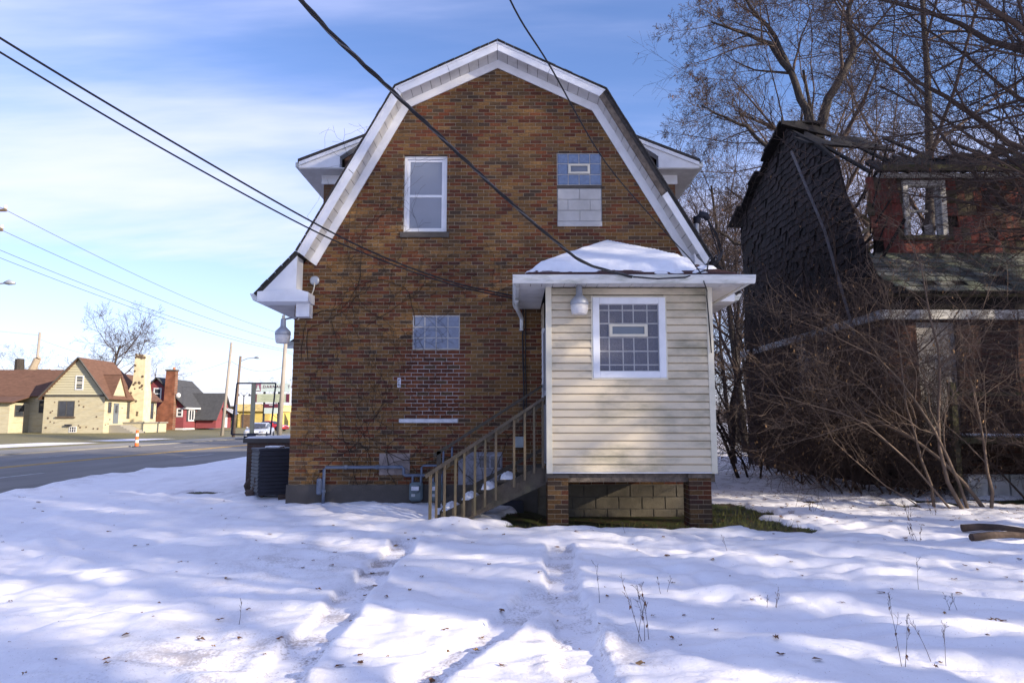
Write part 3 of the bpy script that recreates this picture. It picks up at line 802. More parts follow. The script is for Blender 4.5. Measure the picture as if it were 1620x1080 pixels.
# grey box and cable by the porch
t = thing('electrical_box', 'small grey electrical box on the brick wall behind the stair railing', 'box', (0.12, 12.17, 1.1))
MB().box(.05, .24, 12.08, 12.19, 1.03, 1.22).build('case', mat('box_grey', (.30, .34, .36), .6, .08, 6, 0), t, bevel=.008)
MB().box(.06, .23, 12.072, 12.079, 1.04, 1.21).build('cover', mat('box_grey', (.30, .34, .36)), t)
tag(MB().tube([(.20, 12.16, 1.25), (.21, 12.16, 2.0), (.19, 12.16, 3.0), (.20, 12.16, 3.7)], .014, 6).tube([(.26, 12.16, 1.6), (.24, 12.16, 2.5), (.25, 12.16, 3.7)], .01, 6).build('wall_cable', M_BLACK), 'black cable running up the brick wall beside the porch', 'cable')
# service mast by the right eave
t = thing('service_mast', 'grey service mast with curved head at the right roof edge', 'mast', (3.62, 12.6, 4.2))
MB().tube([(3.50, 12.6, 3.9), (3.50, 12.6, 5.22)], .045, 10).build('conduit', M_GALV, t)
MB().tube([(3.50, 12.6, 5.20), (3.51, 12.6, 5.32), (3.58, 12.6, 5.39), (3.68, 12.6, 5.36), (3.72, 12.6, 5.28)], [.06, .075, .08, .07, .055], 10).build('weatherhead', M_ACDARK, t, smooth=True)
for k, q in enumerate(((.25, 0), (.32, .08), (.18, .05))):
    MB().tube([(3.71, 12.6, 5.28), (3.78+q[1], 12.55, 5.0), (3.83+q[1], 12.4, 4.6), (3.70, 12.2-q[0], 4.35), (3.55-.1*k, 11.6, 4.20-.05*k), (3.46, 11.3, 4.28), (3.42, 11.2, 4.2)], .012, 6).build('lead', M_BLACK, t)
# ------------------------------------------------------------------ enclosed back porch
PYF = 10.15
px0, px1, pz0, pz1 = 0.52, 3.0, 0.75, 3.50
porch = thing('enclosed_porch', 'enclosed porch in cream vinyl siding raised on brick piers', 'porch', (1.76, 11.1, 0))
core = MB()
core.box(px0+.05, px1-.05, PYF+.03, PYF+.10, pz0, pz1)          # front sheathing
core.box(px1-.10, px1-.05, PYF+.10, FY-.02, pz0, pz1)
core.box(px0+.05, px0+.10, PYF+.10, FY-.02, pz0, pz1)
core.box(px0+.05, px1-.05, PYF+.10, FY-.02, pz0-.01, pz0+.12)     # floor
core.build('sheathing', mat('sheathing', (.25, .21, .15), .9, .2, 6, .1), porch)
WX0, WX1, WZ0, WZ1 = 1.21, 2.30, 2.13, 3.34
nb = 24; pit = (pz1-pz0)/nb
wb = MB()
for k in range(nb):
    za, zb = pz0+k*pit, pz0+(k+1)*pit
    # two small folds like pressed vinyl
    prof = [(PYF+.028, za+.002), (PYF-.004, za+.002), (PYF-.008, za+.010), (PYF+.008, zb-.016), (PYF+.018, zb-.010), (PYF+.028, zb-.001)]
    segs = [(px0+.075, px1-.075)]
    if za < WZ1 and zb > WZ0: segs = [(px0+.075, WX0+.01), (WX1-.01, px1-.075)]
    for a, b in segs:
        MB().prismx(prof, a, b).build('siding_board', M_SIDING, porch)
    for xs, nm in ((px0, -1), (px1, 1)):              # the two side walls
        y0, y1 = PYF+.075, FY-.03
        p2 = [(xs+nm*.0-(nm*.028), za), (xs-nm*.002, za), (xs+nm*.001, za+.008), (xs-nm*.012, zb-.012), (xs-nm*.014, zb-.001), (xs-nm*.028, zb-.001)]
        if nm < 0: y0 = 11.55
        MB().prism(p2, y0, y1).build('siding_board', M_SIDING, porch)
for x, s_ in ((px0, 1), (px1, -1)):
    a, b = sorted((x-s_*.012, x+s_*.075))
    mbp = MB().box(a, b, PYF-.014, PYF+.028, pz0-.02, pz1)
    c, d = sorted((x-s_*.012, x+s_*.020)); mbp.box(c, d, PYF+.0285, PYF+.085, pz0-.02, pz1)
    mbp.build('corner_post', M_TRIM, porch, bevel=.003)
MB().box(px0+.06, px1-.06, PYF-.006, PYF+.02, pz0-.015, pz0-.001).build('starter_strip', M_WHITE, porch)
# door on the stair side
MB().box(px0+.005, px0+.05, 10.30, 11.45, pz0+.1, 2.95).build('door', mat('porch_door', (.20, .20, .21), .6, .15, 5, .05), porch)
MB().box(px0-.012, px0+.05, 10.22, 10.30, pz0+.05, 3.05).build('door_frame', M_WHITE, porch)
MB().box(px0-.012, px0+.05, 11.45, 11.53, pz0+.05, 3.05).build('door_frame', M_WHITE, porch)
MB().box(px0-.03, px0+.004, 10.33, 10.36, 1.75, 1.95).build('door_handle', M_GALV, porch)
# glass block window with a white frame
t_ = 0.10
f = MB()
f.box(WX0, WX0+t_, PYF-.022, PYF+.06, WZ0, WZ1); f.box(WX1-t_, WX1, PYF-.022, PYF+.06, WZ0, WZ1)
f.box(WX0+t_, WX1-t_, PYF-.022, PYF+.06, WZ1-t_, WZ1); f.box(WX0+t_, WX1-t_, PYF-.022, PYF+.06, WZ0, WZ0+t_)
wf = f.build('window_frame', M_WHITE, porch, bevel=.006)
f = MB(); e = .022
f.box(WX0-e, WX0-.001, PYF-.010, PYF+.02, WZ0-e, WZ1+e); f.box(WX1+.001, WX1+e, PYF-.010, PYF+.02, WZ0-e, WZ1+e)
f.box(WX0-.001, WX1+.001, PYF-.010, PYF+.02, WZ1+.001, WZ1+e); f.box(WX0-.001, WX1+.001, PYF-.010, PYF+.02, WZ0-e, WZ0-.001)
f.build('channel_trim', M_TRIM, wf)
MB().box(WX0+t_, WX1-t_, PYF+.022, PYF+.06, WZ0+t_, WZ1-t_).build('grout', M_GJOINT, wf)
M_GBLOCK3 = mat('glass_block_dark', (0.085, 0.09, 0.125), 0.15, 0.35, 45, 0.8, 90, spec=0.9)
cw = [41, 57, 45, 57, 46]; rw = [26, 56, 57, 57, 55, 25]
xs_ = [WX0+t_]
for c in cw: xs_.append(xs_[-1]+c/sum(cw)*(WX1-WX0-2*t_))
zs_ = [WZ0+t_]
for c in rw: zs_.append(zs_[-1]+c/sum(rw)*(WZ1-WZ0-2*t_))
block_panel(wf, xs_, zs_, PYF+.018, M_GBLOCK3, skip={(1, 3), (2, 3), (3, 3)}, depth=.02, gap=.012)
vent(wf, xs_[1]+.002, xs_[4]-.002, zs_[3]+.012, zs_[4]-.012, PYF+.012)
# roof of the porch
ex0, ex1, ey = 0.11, 3.43, 9.80
ez = 3.60
APEX = (1.74, 12.16, 4.66)
def roof_row(a, b, tip, n, name, m):
    a, b, tip = Vector(a), Vector(b), Vector(tip)
    nrm = (b-a).cross(tip-a).normalized()
    if nrm.z < 0: nrm = -nrm
    for k in range(n):
        t0, t1 = k/n, min(1, (k+1.12)/n)
        q = [a.lerp(tip, t0), b.lerp(tip, t0), b.lerp(tip, t1), a.lerp(tip, t1)]
        up = nrm*0.012
        vs_ = [q[0]+up, q[1]+up, q[2], q[3], q[0]-nrm*.002, q[1]-nrm*.002, q[2]-nrm*.01, q[3]-nrm*.01]
        MB().add(vs_, [(0,1,2,3),(4,7,6,5),(0,4,5,1),(1,5,6,2),(2,6,7,3),(3,7,4,0)]).build('shingle_course', m, porch)
c0, c1, c2, c3 = (ex0, ey, ez), (ex1, ey, ez), (ex1, FY-.01, ez), (ex0, FY-.01, ez)
roof_row(c0, c1, APEX, 17, 'front', M_SHINGLE); roof_row(c1, c2, APEX, 15, 'r', M_SHINGLE); roof_row(c3, c0, APEX, 15, 'l', M_SHINGLE)
MB().add([(ex0+.02, ey+.02, ez-.02), (ex1-.02, ey+.02, ez-.02), (ex1-.02, FY-.02, ez-.02), (ex0+.02, FY-.02, ez-.02), (APEX[0], APEX[1], APEX[2]-.04)],
         [(0,3,2,1),(0,1,4),(1,2,4),(2,3,4),(3,0,4)]).build('roof_deck', M_DARK, porch)
# gutters with a rolled lip
gprof = [(0, 0), (-.055, 0), (-.085, .05), (-.10, .105), (-.092, .118), (-.082, .105), (-.06, .03), (0, .03)]
MB().prismx([(ey+a, 3.48+b) for a, b in gprof], ex0-.10, ex1+.10).build('gutter', M_GUTTER, porch)
MB().prism([(ex1-a, 3.48+b) for a, b in gprof], ey, FY-.02).build('gutter', M_GUTTER, porch)
MB().prism([(ex0+a, 3.48+b) for a, b in gprof], ey, FY-.02).build('gutter', M_GUTTER, porch)
# soffit panels
n = 20
for k in range(n):
    a = ex0+(ex1-ex0)*k/n
    MB().box(a+.004, a+(ex1-ex0)/n-.004, ey+.002, PYF-.02, 3.497, 3.507).build('soffit_panel', M_SOFFIT, porch)
for xa, xb in ((ex0, px0-.015), (px1+.015, ex1)):
    for k in range(10):
        y = PYF-.015+(FY-.03-PYF)*k/10
        MB().box(xa+.002, xb, y+.004, y+(FY-PYF)/10-.004, 3.497, 3.507).build('soffit_panel', M_SOFFIT, porch)
# downspout on the left, against the brick
MB().tube([(ex0-.03, 11.2, 3.48), (ex0-.02, 11.6, 3.40), (ex0+.06, 12.1, 3.32), (ex0+.06, 12.13, 3.1)], .035, 8).build('downspout', M_GUTTER, porch)
MB().tube([(ex1+.02, 11.9, 3.47), (ex1+.10, 11.95, 3.30), (ex1-.02, 12.0, 3.20), (ex1-.35, 12.1, 3.12)], .045, 8).build('downspout', M_WHITE, porch)
# piers
def pier(xa, xb, cap):
    mbp = MB().box(xa+.006, xb-.006, PYF+.056, PYF+.394, -.15, .66)
    pr = mbp.build('pier', M_MORTAR, porch)
    z = -.12; k = 0
    while z < .66-.03:
        zt = min(z+.0577, .66)
        w = xb-xa; cut = .203 if k % 2 == 0 else w-.203
        xs_ = [xa, xa+cut, xb] if cut < w-.02 else [xa, xb]
        for a, b in zip(xs_[:-1], xs_[1:]):
            MB().box(a+.004, b-.004, PYF+.05-rb.uniform(0, .003), PYF+.12, z, zt, brick_colour(rb, .28, .2, .62)).build('brick', M_BRICK, pr)
        ys_ = [PYF+.122, PYF+.255, PYF+.40]
        for a, b in zip(ys_[:-1], ys_[1:]):
            MB().box(xa, xa+.04, a+.004, b-.004, z, zt, brick_colour(rb, .28, .2, .62)).build('brick', M_BRICK, pr)
            MB().box(xb-.04, xb, a+.004, b-.004, z, zt, brick_colour(rb, .28, .2, .62)).build('brick', M_BRICK, pr)
        z += PZ; k += 1
    MB().box(xa-.01, xb+.01, PYF+.04, PYF+.41, .662, .735).build('pier_cap', cap, porch)
pier(.52, .83, M_CONC); pier(2.60, 2.93, M_OLDWOOD)
MB().box(.50, 3.0, PYF+.10, PYF+.14, .60, .735).build('rim_joist', M_OLDWOOD, porch)
# snow on the porch roof
def roof_snow():
    A = Vector(APEX); C0 = Vector(c0); C1 = Vector(c1); C3 = Vector(c3); C2 = Vector(c2)
    V = []; Q = []
    nu, nv = 70, 34
    def surf(x, y):
        # height of the hip roof at x, y
        hf = ez+(y-ey)/(A.y-ey)*(A.z-ez)
        hl = ez+(x-ex0)/(A.x-ex0)*(A.z-ez)
        hr = ez+(ex1-x)/(ex1-A.x)*(A.z-ez)
        return min(hf, hl, hr)
    xs_ = np.linspace(ex0+.02, ex1-.1, nu); ys_ = np.linspace(ey+.02, 12.15, nv)
    idx = {}
    for j, y in enumerate(ys_):
        for i, x in enumerate(xs_):
            n = float(vnoise(np.array([x*5.]), np.array([y*5.]), 81)[0]); n2 = float(vnoise(np.array([x*14.]), np.array([y*14.]), 82)[0])
            d = min(x-(.19), 0.98*(2.72+.30*(y-9.9)-.12*(y-9.9)**2-x), (y-10.03-.05*math.sin(x*5))*1.0)+.06*n+.05*n2
            th = 0.105*float(sstep(0.0, .26, np.array([d]))[()] if np.ndim(d) == 0 else 0)
            base = surf(x, y)+.016
            V.append((x, y, base+(th if d > 0 else -.05)+.008*n*(d > .05)))
    for j in range(nv-1):
        for i in range(nu-1):
            Q.append((j*nu+i, j*nu+i+1, (j+1)*nu+i+1, (j+1)*nu+i))
    me = quads_mesh('roof_snow', V, Q, MATS['roof_snow'])
    tag(put('roof_snow', me), 'smooth white snow lying on the porch roof', 'snow')
    for k, (x, y, s_) in enumerate(((2.98, 10.25, .16), (3.08, 10.55, .13), (2.78, 9.95, .10), (2.45, 9.93, .09), (2.2, 9.9, .10))):
        z = surf(x, y)+.012
        r_ = random.Random(k); pts = [(x+s_*(1.2 if k > 1 else 1)*math.cos(a)*r_.uniform(.7, 1.1), y+s_*.5*math.sin(a)*r_.uniform(.7, 1.1)) for a in np.linspace(0, 6.28, 13)[:-1]]
        m_ = MB().add([(a, b, surf(a, b)+.012) for a, b in pts]+[(x+(a-x)*.6, y+(b-y)*.6, surf(x+(a-x)*.6, y+(b-y)*.6)+.05) for a, b in pts],
                 [tuple(range(12, 24))]+[(i, (i+1) % 12, (i+1) % 12+12, i+12) for i in range(12)])
        tag(m_.build('snow_lump', MATS['roof_snow'], smooth=True), 'small lump of snow left on the bare porch shingles', 'snow', 'snow lumps on the porch shingles')
roof_snow()
t = yard_light((1.0, 10.00, 3.20), 'grey barn-type yard light mounted on the cream siding beside the window', 0.98)
MB().tube([(1.0, 10.0, 3.42), (1.0, 10.06, 3.44), (1.0, 10.15, 3.43)], .022, 8).build('arm', M_GALV, t)
tag(MB().tube([(1.75, 9.69, 3.56), (2.1, 9.68, 3.53), (2.5, 9.68, 3.55), (2.78, 9.78, 3.66), (2.9, 9.95, 3.72), (3.05, 10.4, 3.95), (3.3, 11.1, 4.2)], .011, 6).build('gutter_cable', M_BLACK), 'black cable lying along the porch gutter up to the service mast', 'cable')
tag(MB().tube([(2.77, 9.70, 3.50), (2.9, 10.0, 3.42), (2.93, 10.12, 3.35), (2.95, 10.11, 2.9), (2.97, 10.12, 2.5)], .009, 6).build('corner_cable', M_BLACK), 'thin black cable hanging down the right corner post of the porch', 'cable')
# ------------------------------------------------------------------ wooden steps
st = thing('wooden_stairs', 'weathered wooden stairs with slatted railing leading up to the porch door', 'stairs', (-0.35, 10.8, 0))
SL = (0.86-0.13)/(0.5+1.15)
RISE, RUN = 0.16, 0.29
treads = [(-1.08, .16), (-.79, .32), (-.50, .47), (-.21, .62), (.08, .77)]
for x, zt in treads:
    MB().box(x, x+.30, 10.40, 11.32, zt-.045, zt).build('tread', M_RAIL, st, bevel=.006)
MB().box(.27, .515, 10.38, 11.34, .72, .775).build('landing', M_RAIL, st, bevel=.006)
for y0, y1 in ((10.345, 10.385), (11.335, 11.375)):
    MB().prism([(-1.12, -.05), (-.86, -.05), (.515, .56), (.515, .80), (.36, .80), (-1.12, .10)], y0, y1).build('stringer', M_RAIL, st)
# railing in the near plane
hb, ht = (-1.30, .70), (.505, 1.875)
sl = (ht[1]-hb[1])/(ht[0]-hb[0])
def railz(x): return hb[1]+(x-hb[0])*sl
MB().prism([(hb[0], hb[1]), (ht[0], ht[1]), (ht[0], ht[1]-.05), (hb[0]+.03, hb[1]-.05)], 10.245, 10.335).build('handrail', M_RAIL, st)
MB().prism([(-1.22, railz(-1.22)-.055), (.50, railz(.50)-.055), (.50, railz(.50)-.125), (-1.22, railz(-1.22)-.125)], 10.312, 10.344).build('top_rail', M_RAIL, st)
bx = [(-1.21, .02), (-1.12, .02), (-1.0, .02), (-.84, .02), (-.71, .02), (-.55, .12), (-.40, .23), (-.24, .33), (.03, .52), (.19, .62), (.33, .72), (.46, .80)]
for x, zb in bx:
    w = .018 if x > -1.15 else .022
    MB().box(x-w, x+w, 10.270, 10.308, zb-(.12 if zb < .1 else .0), railz(x)-.052).build('baluster', M_STAIRWOOD, st, bevel=.003)
MB().prism([(-1.15, .20), (.50, 1.06), (.50, 1.00), (-1.15, .12)], 11.378, 11.41).build('lower_rail', M_RAIL, st)
MB().box(-1.24, -1.17, 11.38, 11.44, -.1, 1.0).build('back_post', M_RAIL, st)
MB().prism([(-1.30, .95), (.505, 2.1), (.505, 2.05), (-1.28, .90)], 11.38, 11.45).build('back_handrail', M_RAIL, st)
for k, (x, zt) in enumerate(treads[:4]):
    # loaf-shaped snow on each tread
    V = []; Q = []; nu, nv = 14, 12; rk = random.Random(30+k)
    for j in range(nv):
        for i in range(nu):
            u, v = i/(nu-1), j/(nv-1)
            e = max(0, math.sin(math.pi*u))**.5*max(0, math.sin(math.pi*v))**.4
            V.append((x+.03+.24*u, 10.42+.75*v, zt-.002+.085*e*(1+.2*rk.uniform(-1, 1)*(.2 < u < .8))))
    for j in range(nv-1):
        for i in range(nu-1): Q.append((j*nu+i, j*nu+i+1, (j+1)*nu+i+1, (j+1)*nu+i))
    lab = ['lowest', 'second lowest', 'third', 'upper'][k]
    tag(put('tread_snow', quads_mesh('tread_snow', V, Q, MATS['roof_snow'])), f'snow lying on the {lab} wooden stair tread', 'snow', 'snow on the stair treads')
# dark vent block at the foot of the wall behind the steps
t = MB().box(-.22, .20, 11.9, 12.15, -.10, .12).build('foundation_vent', M_ACDARK, bevel=.01)
tag(t, 'dark low vent box at the foundation behind the stairs', 'vent')
# concrete walk under the porch, lit low wall
def tubes(polys, ns):
    """batch the polylines into one vertex and one face array"""
    groups = {}
    for pts, rad in polys: groups.setdefault(len(pts), []).append((pts, rad))
    VV = []; QQ = []; base = 0
    for k, lst in groups.items():
        A = np.array([[tuple(p) for p in pts] for pts, _ in lst]); Rr = np.array([rad for _, rad in lst])
        T = np.empty_like(A); T[:, 1:-1] = A[:, 2:]-A[:, :-2]; T[:, 0] = A[:, 1]-A[:, 0]; T[:, -1] = A[:, -1]-A[:, -2]
        T /= np.linalg.norm(T, axis=2, keepdims=True)+1e-9
        ref = np.where(np.abs(T[..., 2:3]) < .85, np.array([0, 0, 1.]), np.array([1., 0, 0]))
        S = np.cross(T, ref); S /= np.linalg.norm(S, axis=2, keepdims=True)+1e-9
        B = np.cross(T, S)
        th = np.arange(ns)*2*np.pi/ns
        ring = A[:, :, None]+Rr[:, :, None, None]*(S[:, :, None]*np.cos(th)[None, None, :, None]+B[:, :, None]*np.sin(th)[None, None, :, None])
        m = len(lst)
        idx = base+np.arange(m*k*ns).reshape(m, k, ns)
        nx_ = np.roll(idx, -1, axis=2)
        q = np.stack([idx[:, :-1], nx_[:, :-1], nx_[:, 1:], idx[:, 1:]], -1).reshape(-1, 4)
        VV.append(ring.reshape(-1, 3)); QQ.append(q); base += m*k*ns
    return np.concatenate(VV), np.concatenate(QQ)
# ------------------------------------------------------------------ the burnt-out house
RX, RYN, RYF = 8.3, 15.2, 24.2
rk = random.Random(77)
M_CHAR = mat('charred_wood', (0.014, 0.012, 0.0115), 0.95, 0.5, 6, 0.6, 20)
M_CHARSH = mat('charred_shingle', (0.017, 0.0135, 0.013), 0.95, 0.5, 5, 0.5, 30, attr=True)
M_REDSH = mat('red_shingle', (1, 1, 1), 0.9, 0.4, 9, 0.6, 40, attr=True, dirt=(0.05, 0.045, 0.025), dirt_amt=0.8, dirt_scale=2.2, stretch=(2.5, 2.5, 0.8))
M_SLATE = mat('slate', (1, 1, 1), 0.75, 0.3, 8, 0.4, 40, attr=True, dirt=(0.05, 0.06, 0.03), dirt_amt=0.7, dirt_scale=2.5)
M_PEEL = mat('peeling_white', (0.42, 0.41, 0.40), 0.8, 0.35, 9, 0.5, 40, dirt=(0.12, 0.11, 0.09), dirt_amt=0.8, dirt_scale=4)
M_MOSS = mat('mossy_wood', (0.075, 0.065, 0.042), 0.95, 0.4, 8, 0.5, 30, dirt=(0.06, 0.075, 0.018), dirt_amt=0.8, dirt_scale=3)
M_PLY = mat('grey_plywood', (0.30, 0.28, 0.27), 0.9, 0.15, 4, 0.1, 20, dirt=(0.13, 0.12, 0.11), dirt_amt=0.7, stretch=(2, 2, .6))
M_RBRICK = mat('ruin_brick', (1, 1, 1), 0.92, 0.35, 20, 0.5, 60, attr=True, dirt=(0.03, 0.025, 0.022), dirt_amt=0.7, dirt_scale=0.9)
ruin = thing('burnt_house', 'burnt-out derelict brick house with collapsed roof and red shingled upper wall', 'house', (RX+4, 19, 0))
DOOR = (9.08, 9.97, 0.85, 3.70)
# lower walls
mb = MB()
for c in cut_rect([(RX, 17.5, -.3, 3.74)], DOOR): mb.box(c[0], c[1], RYN+.012, RYN+.25, c[2], c[3])
fw = mb.build('front_wall', mat('ruin_mortar', (.085, .07, .063), .95, .3, 8, .2), ruin)
SWIN = (17.9, 20.0, 2.45, 3.70)
mb = MB()
for c in cut_rect([(RYN+.25, RYF, -.3, 3.74)], SWIN): mb.box(RX+.012, RX+.25, c[0], c[1], c[2], c[3])
sw = mb.build('side_wall', MATS['ruin_mortar'], ruin)
PAL_RUIN = [(.075, .034, .025), (.06, .028, .023), (.09, .042, .03), (.045, .028, .025), (.036, .025, .022)]
def ruin_bricks(a0, a1, opens, place, name, parent):
    b = MB(); z = -.1; k = 0
    while z < 3.70:
        x = a0-(PX/2 if k % 2 else 0)
        while x < a1:
            for r_ in [q for q in cut_rect([(max(a0, x+.005), min(a1, x+PX-.005), z+.005, min(3.74, z+PZ-.005))], opens)]:
                if r_[1]-r_[0] > .02 and r_[3]-r_[2] > .015: place(b, r_, rk.choice(PAL_RUIN))
            x += PX
        z += PZ; k += 1
    o = b.build(name, M_RBRICK, parent); o['kind'] = 'stuff'
ruin_bricks(RX+.09, 13.2, DOOR, lambda b, r_, c: b.box(r_[0], r_[1], RYN-rk.uniform(0, .004), RYN+.03, r_[2], r_[3], c), 'brick_field', fw)
ruin_bricks(RYN, RYF, SWIN, lambda b, r_, c: b.box(RX-rk.uniform(0, .004), RX+.03, r_[0], r_[1], r_[2], r_[3], c), 'brick_field', sw)
MB().box(DOOR[0], DOOR[1], RYN+.08, RYN+.12, DOOR[2], DOOR[3]).build('boarded_doorway', M_PLY, ruin)
MB().box(RX+.07, RX+.10, SWIN[0], SWIN[1], SWIN[2], SWIN[3]).build('boarded_window', M_PLY, ruin)
MB().box(RX-.07, RX+.2, SWIN[0]-.1, SWIN[1]+.1, SWIN[2]-.14, SWIN[2]).build('sill', M_PEEL, ruin)
MB().box(17.3, 17.5, RYN+.25, RYF, -.3, 6.0).build('far_wall', MATS['ruin_mortar'], ruin)
# white beams over the brickwork
MB().box(RX-.1, 15.0, RYN-.16, RYN+.2, 3.745, 3.95).build('frieze_beam', M_PEEL, ruin)
MB().box(RX-.12, RX+.1, RYN+.2, RYF+.15, 3.745, 3.93).build('side_beam', M_PEEL, ruin)
MB().box(RX-.05, 15.0, RYN-.02, RYN+.2, 3.95, 4.30).build('eave_recess', M_CHAR, ruin)
MB().box(RX+.3, 15.0, RYN-.22, RYN-.02, 4.26, 4.34).build('eave_board', M_MOSS, ruin)
# upper gable: charred shingles laid on a backing
GP = [(15.1, 3.95), (RYF, 3.95), (RYF, 8.75), (21.0, 10.1), (19.8, 10.28), (17.9, 9.0), (17.0, 8.2), (16.2, 5.6), (15.1, 4.32)]
MB().prismx(GP, RX+.05, RX+.15).build('gable_backing', M_CHAR, ruin)
GH = [(15.1, 3.95), (RYF, 3.95), (RYF, 8.75), (19.8, 10.28), (17.0, 8.2), (15.1, 4.32)]
gs = MB(); z = 3.95; k = 0
while z < 10.2:
    y = 15.0-(.1 if k % 2 else 0)
    while y < RYF:
        w = rk.uniform(.15, .25)
        zj = rk.uniform(-.045, .03); p = clip_convex([(y+.004, z+zj), (y+w-.004, z+zj+rk.uniform(-.03, .03)), (y+w-.004, z+.27), (y+.004, z+.27)], GH)
        torn = float(vnoise(np.array([y*.55]), np.array([z*.55]), 95)[0]) > .52
        if len(p) > 2 and rk.random() > (.85 if torn else .07):
            g_ = rk.uniform(.5, 1.7); dx = rk.uniform(0, .012)
            n = len(p); zmin = min(q[1] for q in p)
            f_ = lambda q: RX-.002-dx+.04*(q[1]-z)/.27
            gs.add([(f_(q), q[0], q[1]) for q in p]+[(RX+.05, q[0], q[1]) for q in p],
                   [tuple(range(n))]+[(i, (i+1) % n, (i+1) % n+n, i+n) for i in range(n)], (g_*1.05, g_*.95, g_))
        y += w
    z += .215; k += 1
gs.build('gable_shingles', M_CHARSH, ruin)['kind'] = 'stuff'
# roof remnants: barge, rafters, ragged sheets
rr2 = random.Random(21)
for k in range(9):
    t0, t1 = k/9, (k+1.1)/9
    y0_, y1_ = RYF+.35+(19.7-RYF-.35)*t0, RYF+.35+(19.7-RYF-.35)*t1; z0_, z1_ = 8.55+1.85*t0, 8.55+1.85*t1
    xa = RX-.32+rr2.uniform(-.06, .22); xb = RX+.5+rr2.uniform(0, 1.0); j = rr2.uniform(-.05, .05)
    MB().slab([(xa, y0_, z0_+j), (xa+rr2.uniform(-.1, .1), y1_, z1_+j), (xb, y1_, z1_+j), (xb, y0_, z0_+j)], .07).build('rear_roof_sheet', M_CHAR, ruin)
def ragged(name, p0, p1, up, n, lo, hi, thick, m, seed):
    r_ = random.Random(seed)
    p0, p1, up = Vector(p0), Vector(p1), Vector(up)
    nrm = (p1-p0).cross(up).normalized()*thick
    vs_ = []; fs = []
    for i in range(n+1):
        a = p0.lerp(p1, i/n); b = a+up*(lo+(hi-lo)*r_.random())+Vector((r_.uniform(-.1, .1), 0, r_.uniform(-.06, .06)))
        vs_ += [a, b, a+nrm, b+nrm]
    for i in range(n):
        k = i*4
        fs += [(k, k+4, k+5, k+1), (k+2, k+3, k+7, k+6), (k+1, k+5, k+7, k+3), (k, k+2, k+6, k+4)]
    fs += [(0, 1, 3, 2), (n*4, n*4+2, n*4+3, n*4+1)]
    return MB().add(vs_, fs).build(name, m, ruin)
ragged('front_roof_sheet', (RX+.55, 15.85, 7.42), (17.0, 15.85, 7.42), (0, 1.0, .72), 34, .5, 1.25, .07, M_CHAR, 3)
ragged('front_roof_sheet', (RX-.1, 18.2, 9.1), (RX+2.2, 18.0, 8.8), (0, 1.0, .68), 9, .5, 1.6, .06, M_CHAR, 4)
ragged('roof_scrap', (RX-.3, 19.4, 10.2), (RX+1.5, 19.7, 9.9), (0, .3, .5), 9, .1, .75, .05, M_CHAR, 6)
ragged('roof_scrap', (9.6, 16.7, 8.0), (10.6, 16.7, 8.05), (0, .4, .55), 7, .1, .6, .04, M_CHAR, 7)
ragged('roof_scrap', (11.9, 17.4, 8.1), (13.4, 17.4, 8.6), (0, .4, .55), 9, .1, .9, .04, M_CHAR, 9)
for k in range(9):
    x = RX+.45+k*.75+rk.uniform(-.1, .1); L = rk.uniform(.9, 3.3)
    MB().tube([(x, 15.9, 7.45), (x+rk.uniform(-.1, .1), 15.9+L, 7.45+L*.70)], .05, 4).build('rafter', M_CHAR, ruin)
for k in range(10):
    a = (rk.uniform(8.7, 12.5), rk.uniform(17, 22), rk.uniform(4.5, 8.3)); ang = rk.uniform(-.9, .9)
    L = rk.uniform(1.2, 2.6)
    MB().tube([a, (a[0]+L*math.cos(ang), a[1]+rk.uniform(-1, 1), a[2]+L*math.sin(ang))], .06, 4).build('fallen_beam', M_CHAR, ruin)
MB().box(RX+.3, 17.3, RYF-.2, RYF, -.3, 7.2).build('rear_wall', M_CHAR, ruin)
MB().box(RX+.3, 17.3, RYN+.3, RYF-.2, 3.75, 3.9).build('upper_floor', M_CHAR, ruin)
# red shingled upper wall with an empty window
UY = 16.2
WIN = (9.55, 10.60, 5.86, 7.34)
mb = MB()
for c in cut_rect([(8.85, 17.2, 5.4, 7.46)], WIN): mb.box(c[0], c[1], UY+.03, UY+.14, c[2], c[3])
uw = mb.build('upper_wall', M_CHAR, ruin)
RED = [(.17, .047, .037), (.14, .038, .032), (.20, .062, .05), (.09, .032, .026), (.10, .075, .05), (.075, .06, .04)]
z = 5.52; k = 0
big = MB()
while z < 7.40:
    x = 8.75-(.07 if k % 2 else 0)+rk.uniform(-.03, .03)
    if k in (0, 1): x += .1
    while x < 17.0:
        w = rk.uniform(.15, .24)
        for r_ in cut_rect([(x+.004, x+w-.004, z+rk.uniform(-.012, .012), min(7.44, z+.345))], WIN):
            if r_[1]-r_[0] < .03 or r_[3]-r_[2] < .04: continue
            if rk.random() < .03: continue
            c = rk.choice(RED); dy = rk.uniform(0, .012)
            if r_[0] > 11.2: c = tuple(v*.75 for v in c)
            q = MB() if x < 13.0 else big
            q.add([(r_[0], UY-.022-dy, r_[2]), (r_[1], UY-.022-dy, r_[2]), (r_[1], UY+.012-dy, r_[3]), (r_[0], UY+.012-dy, r_[3]),
                   (r_[0], UY+.03, r_[2]), (r_[1], UY+.03, r_[2]), (r_[1], UY+.03, r_[3]), (r_[0], UY+.03, r_[3])],
                  [(0, 1, 2, 3), (0, 4, 5, 1), (1, 5, 6, 2), (2, 6, 7, 3), (3, 7, 4, 0)], c)
            if q is not big: q.build('shingle', M_REDSH, uw)
        x += w
    z += .315; k += 1
big.build('shingle_field', M_REDSH, uw)['kind'] = 'stuff'
f = MB(); q = .14; x0, x1, z0, z1 = WIN
f.box(x0, x0+q, UY-.06, UY+.12, z0, z1); f.box(x1-q, x1, UY-.06, UY+.12, z0, z1)
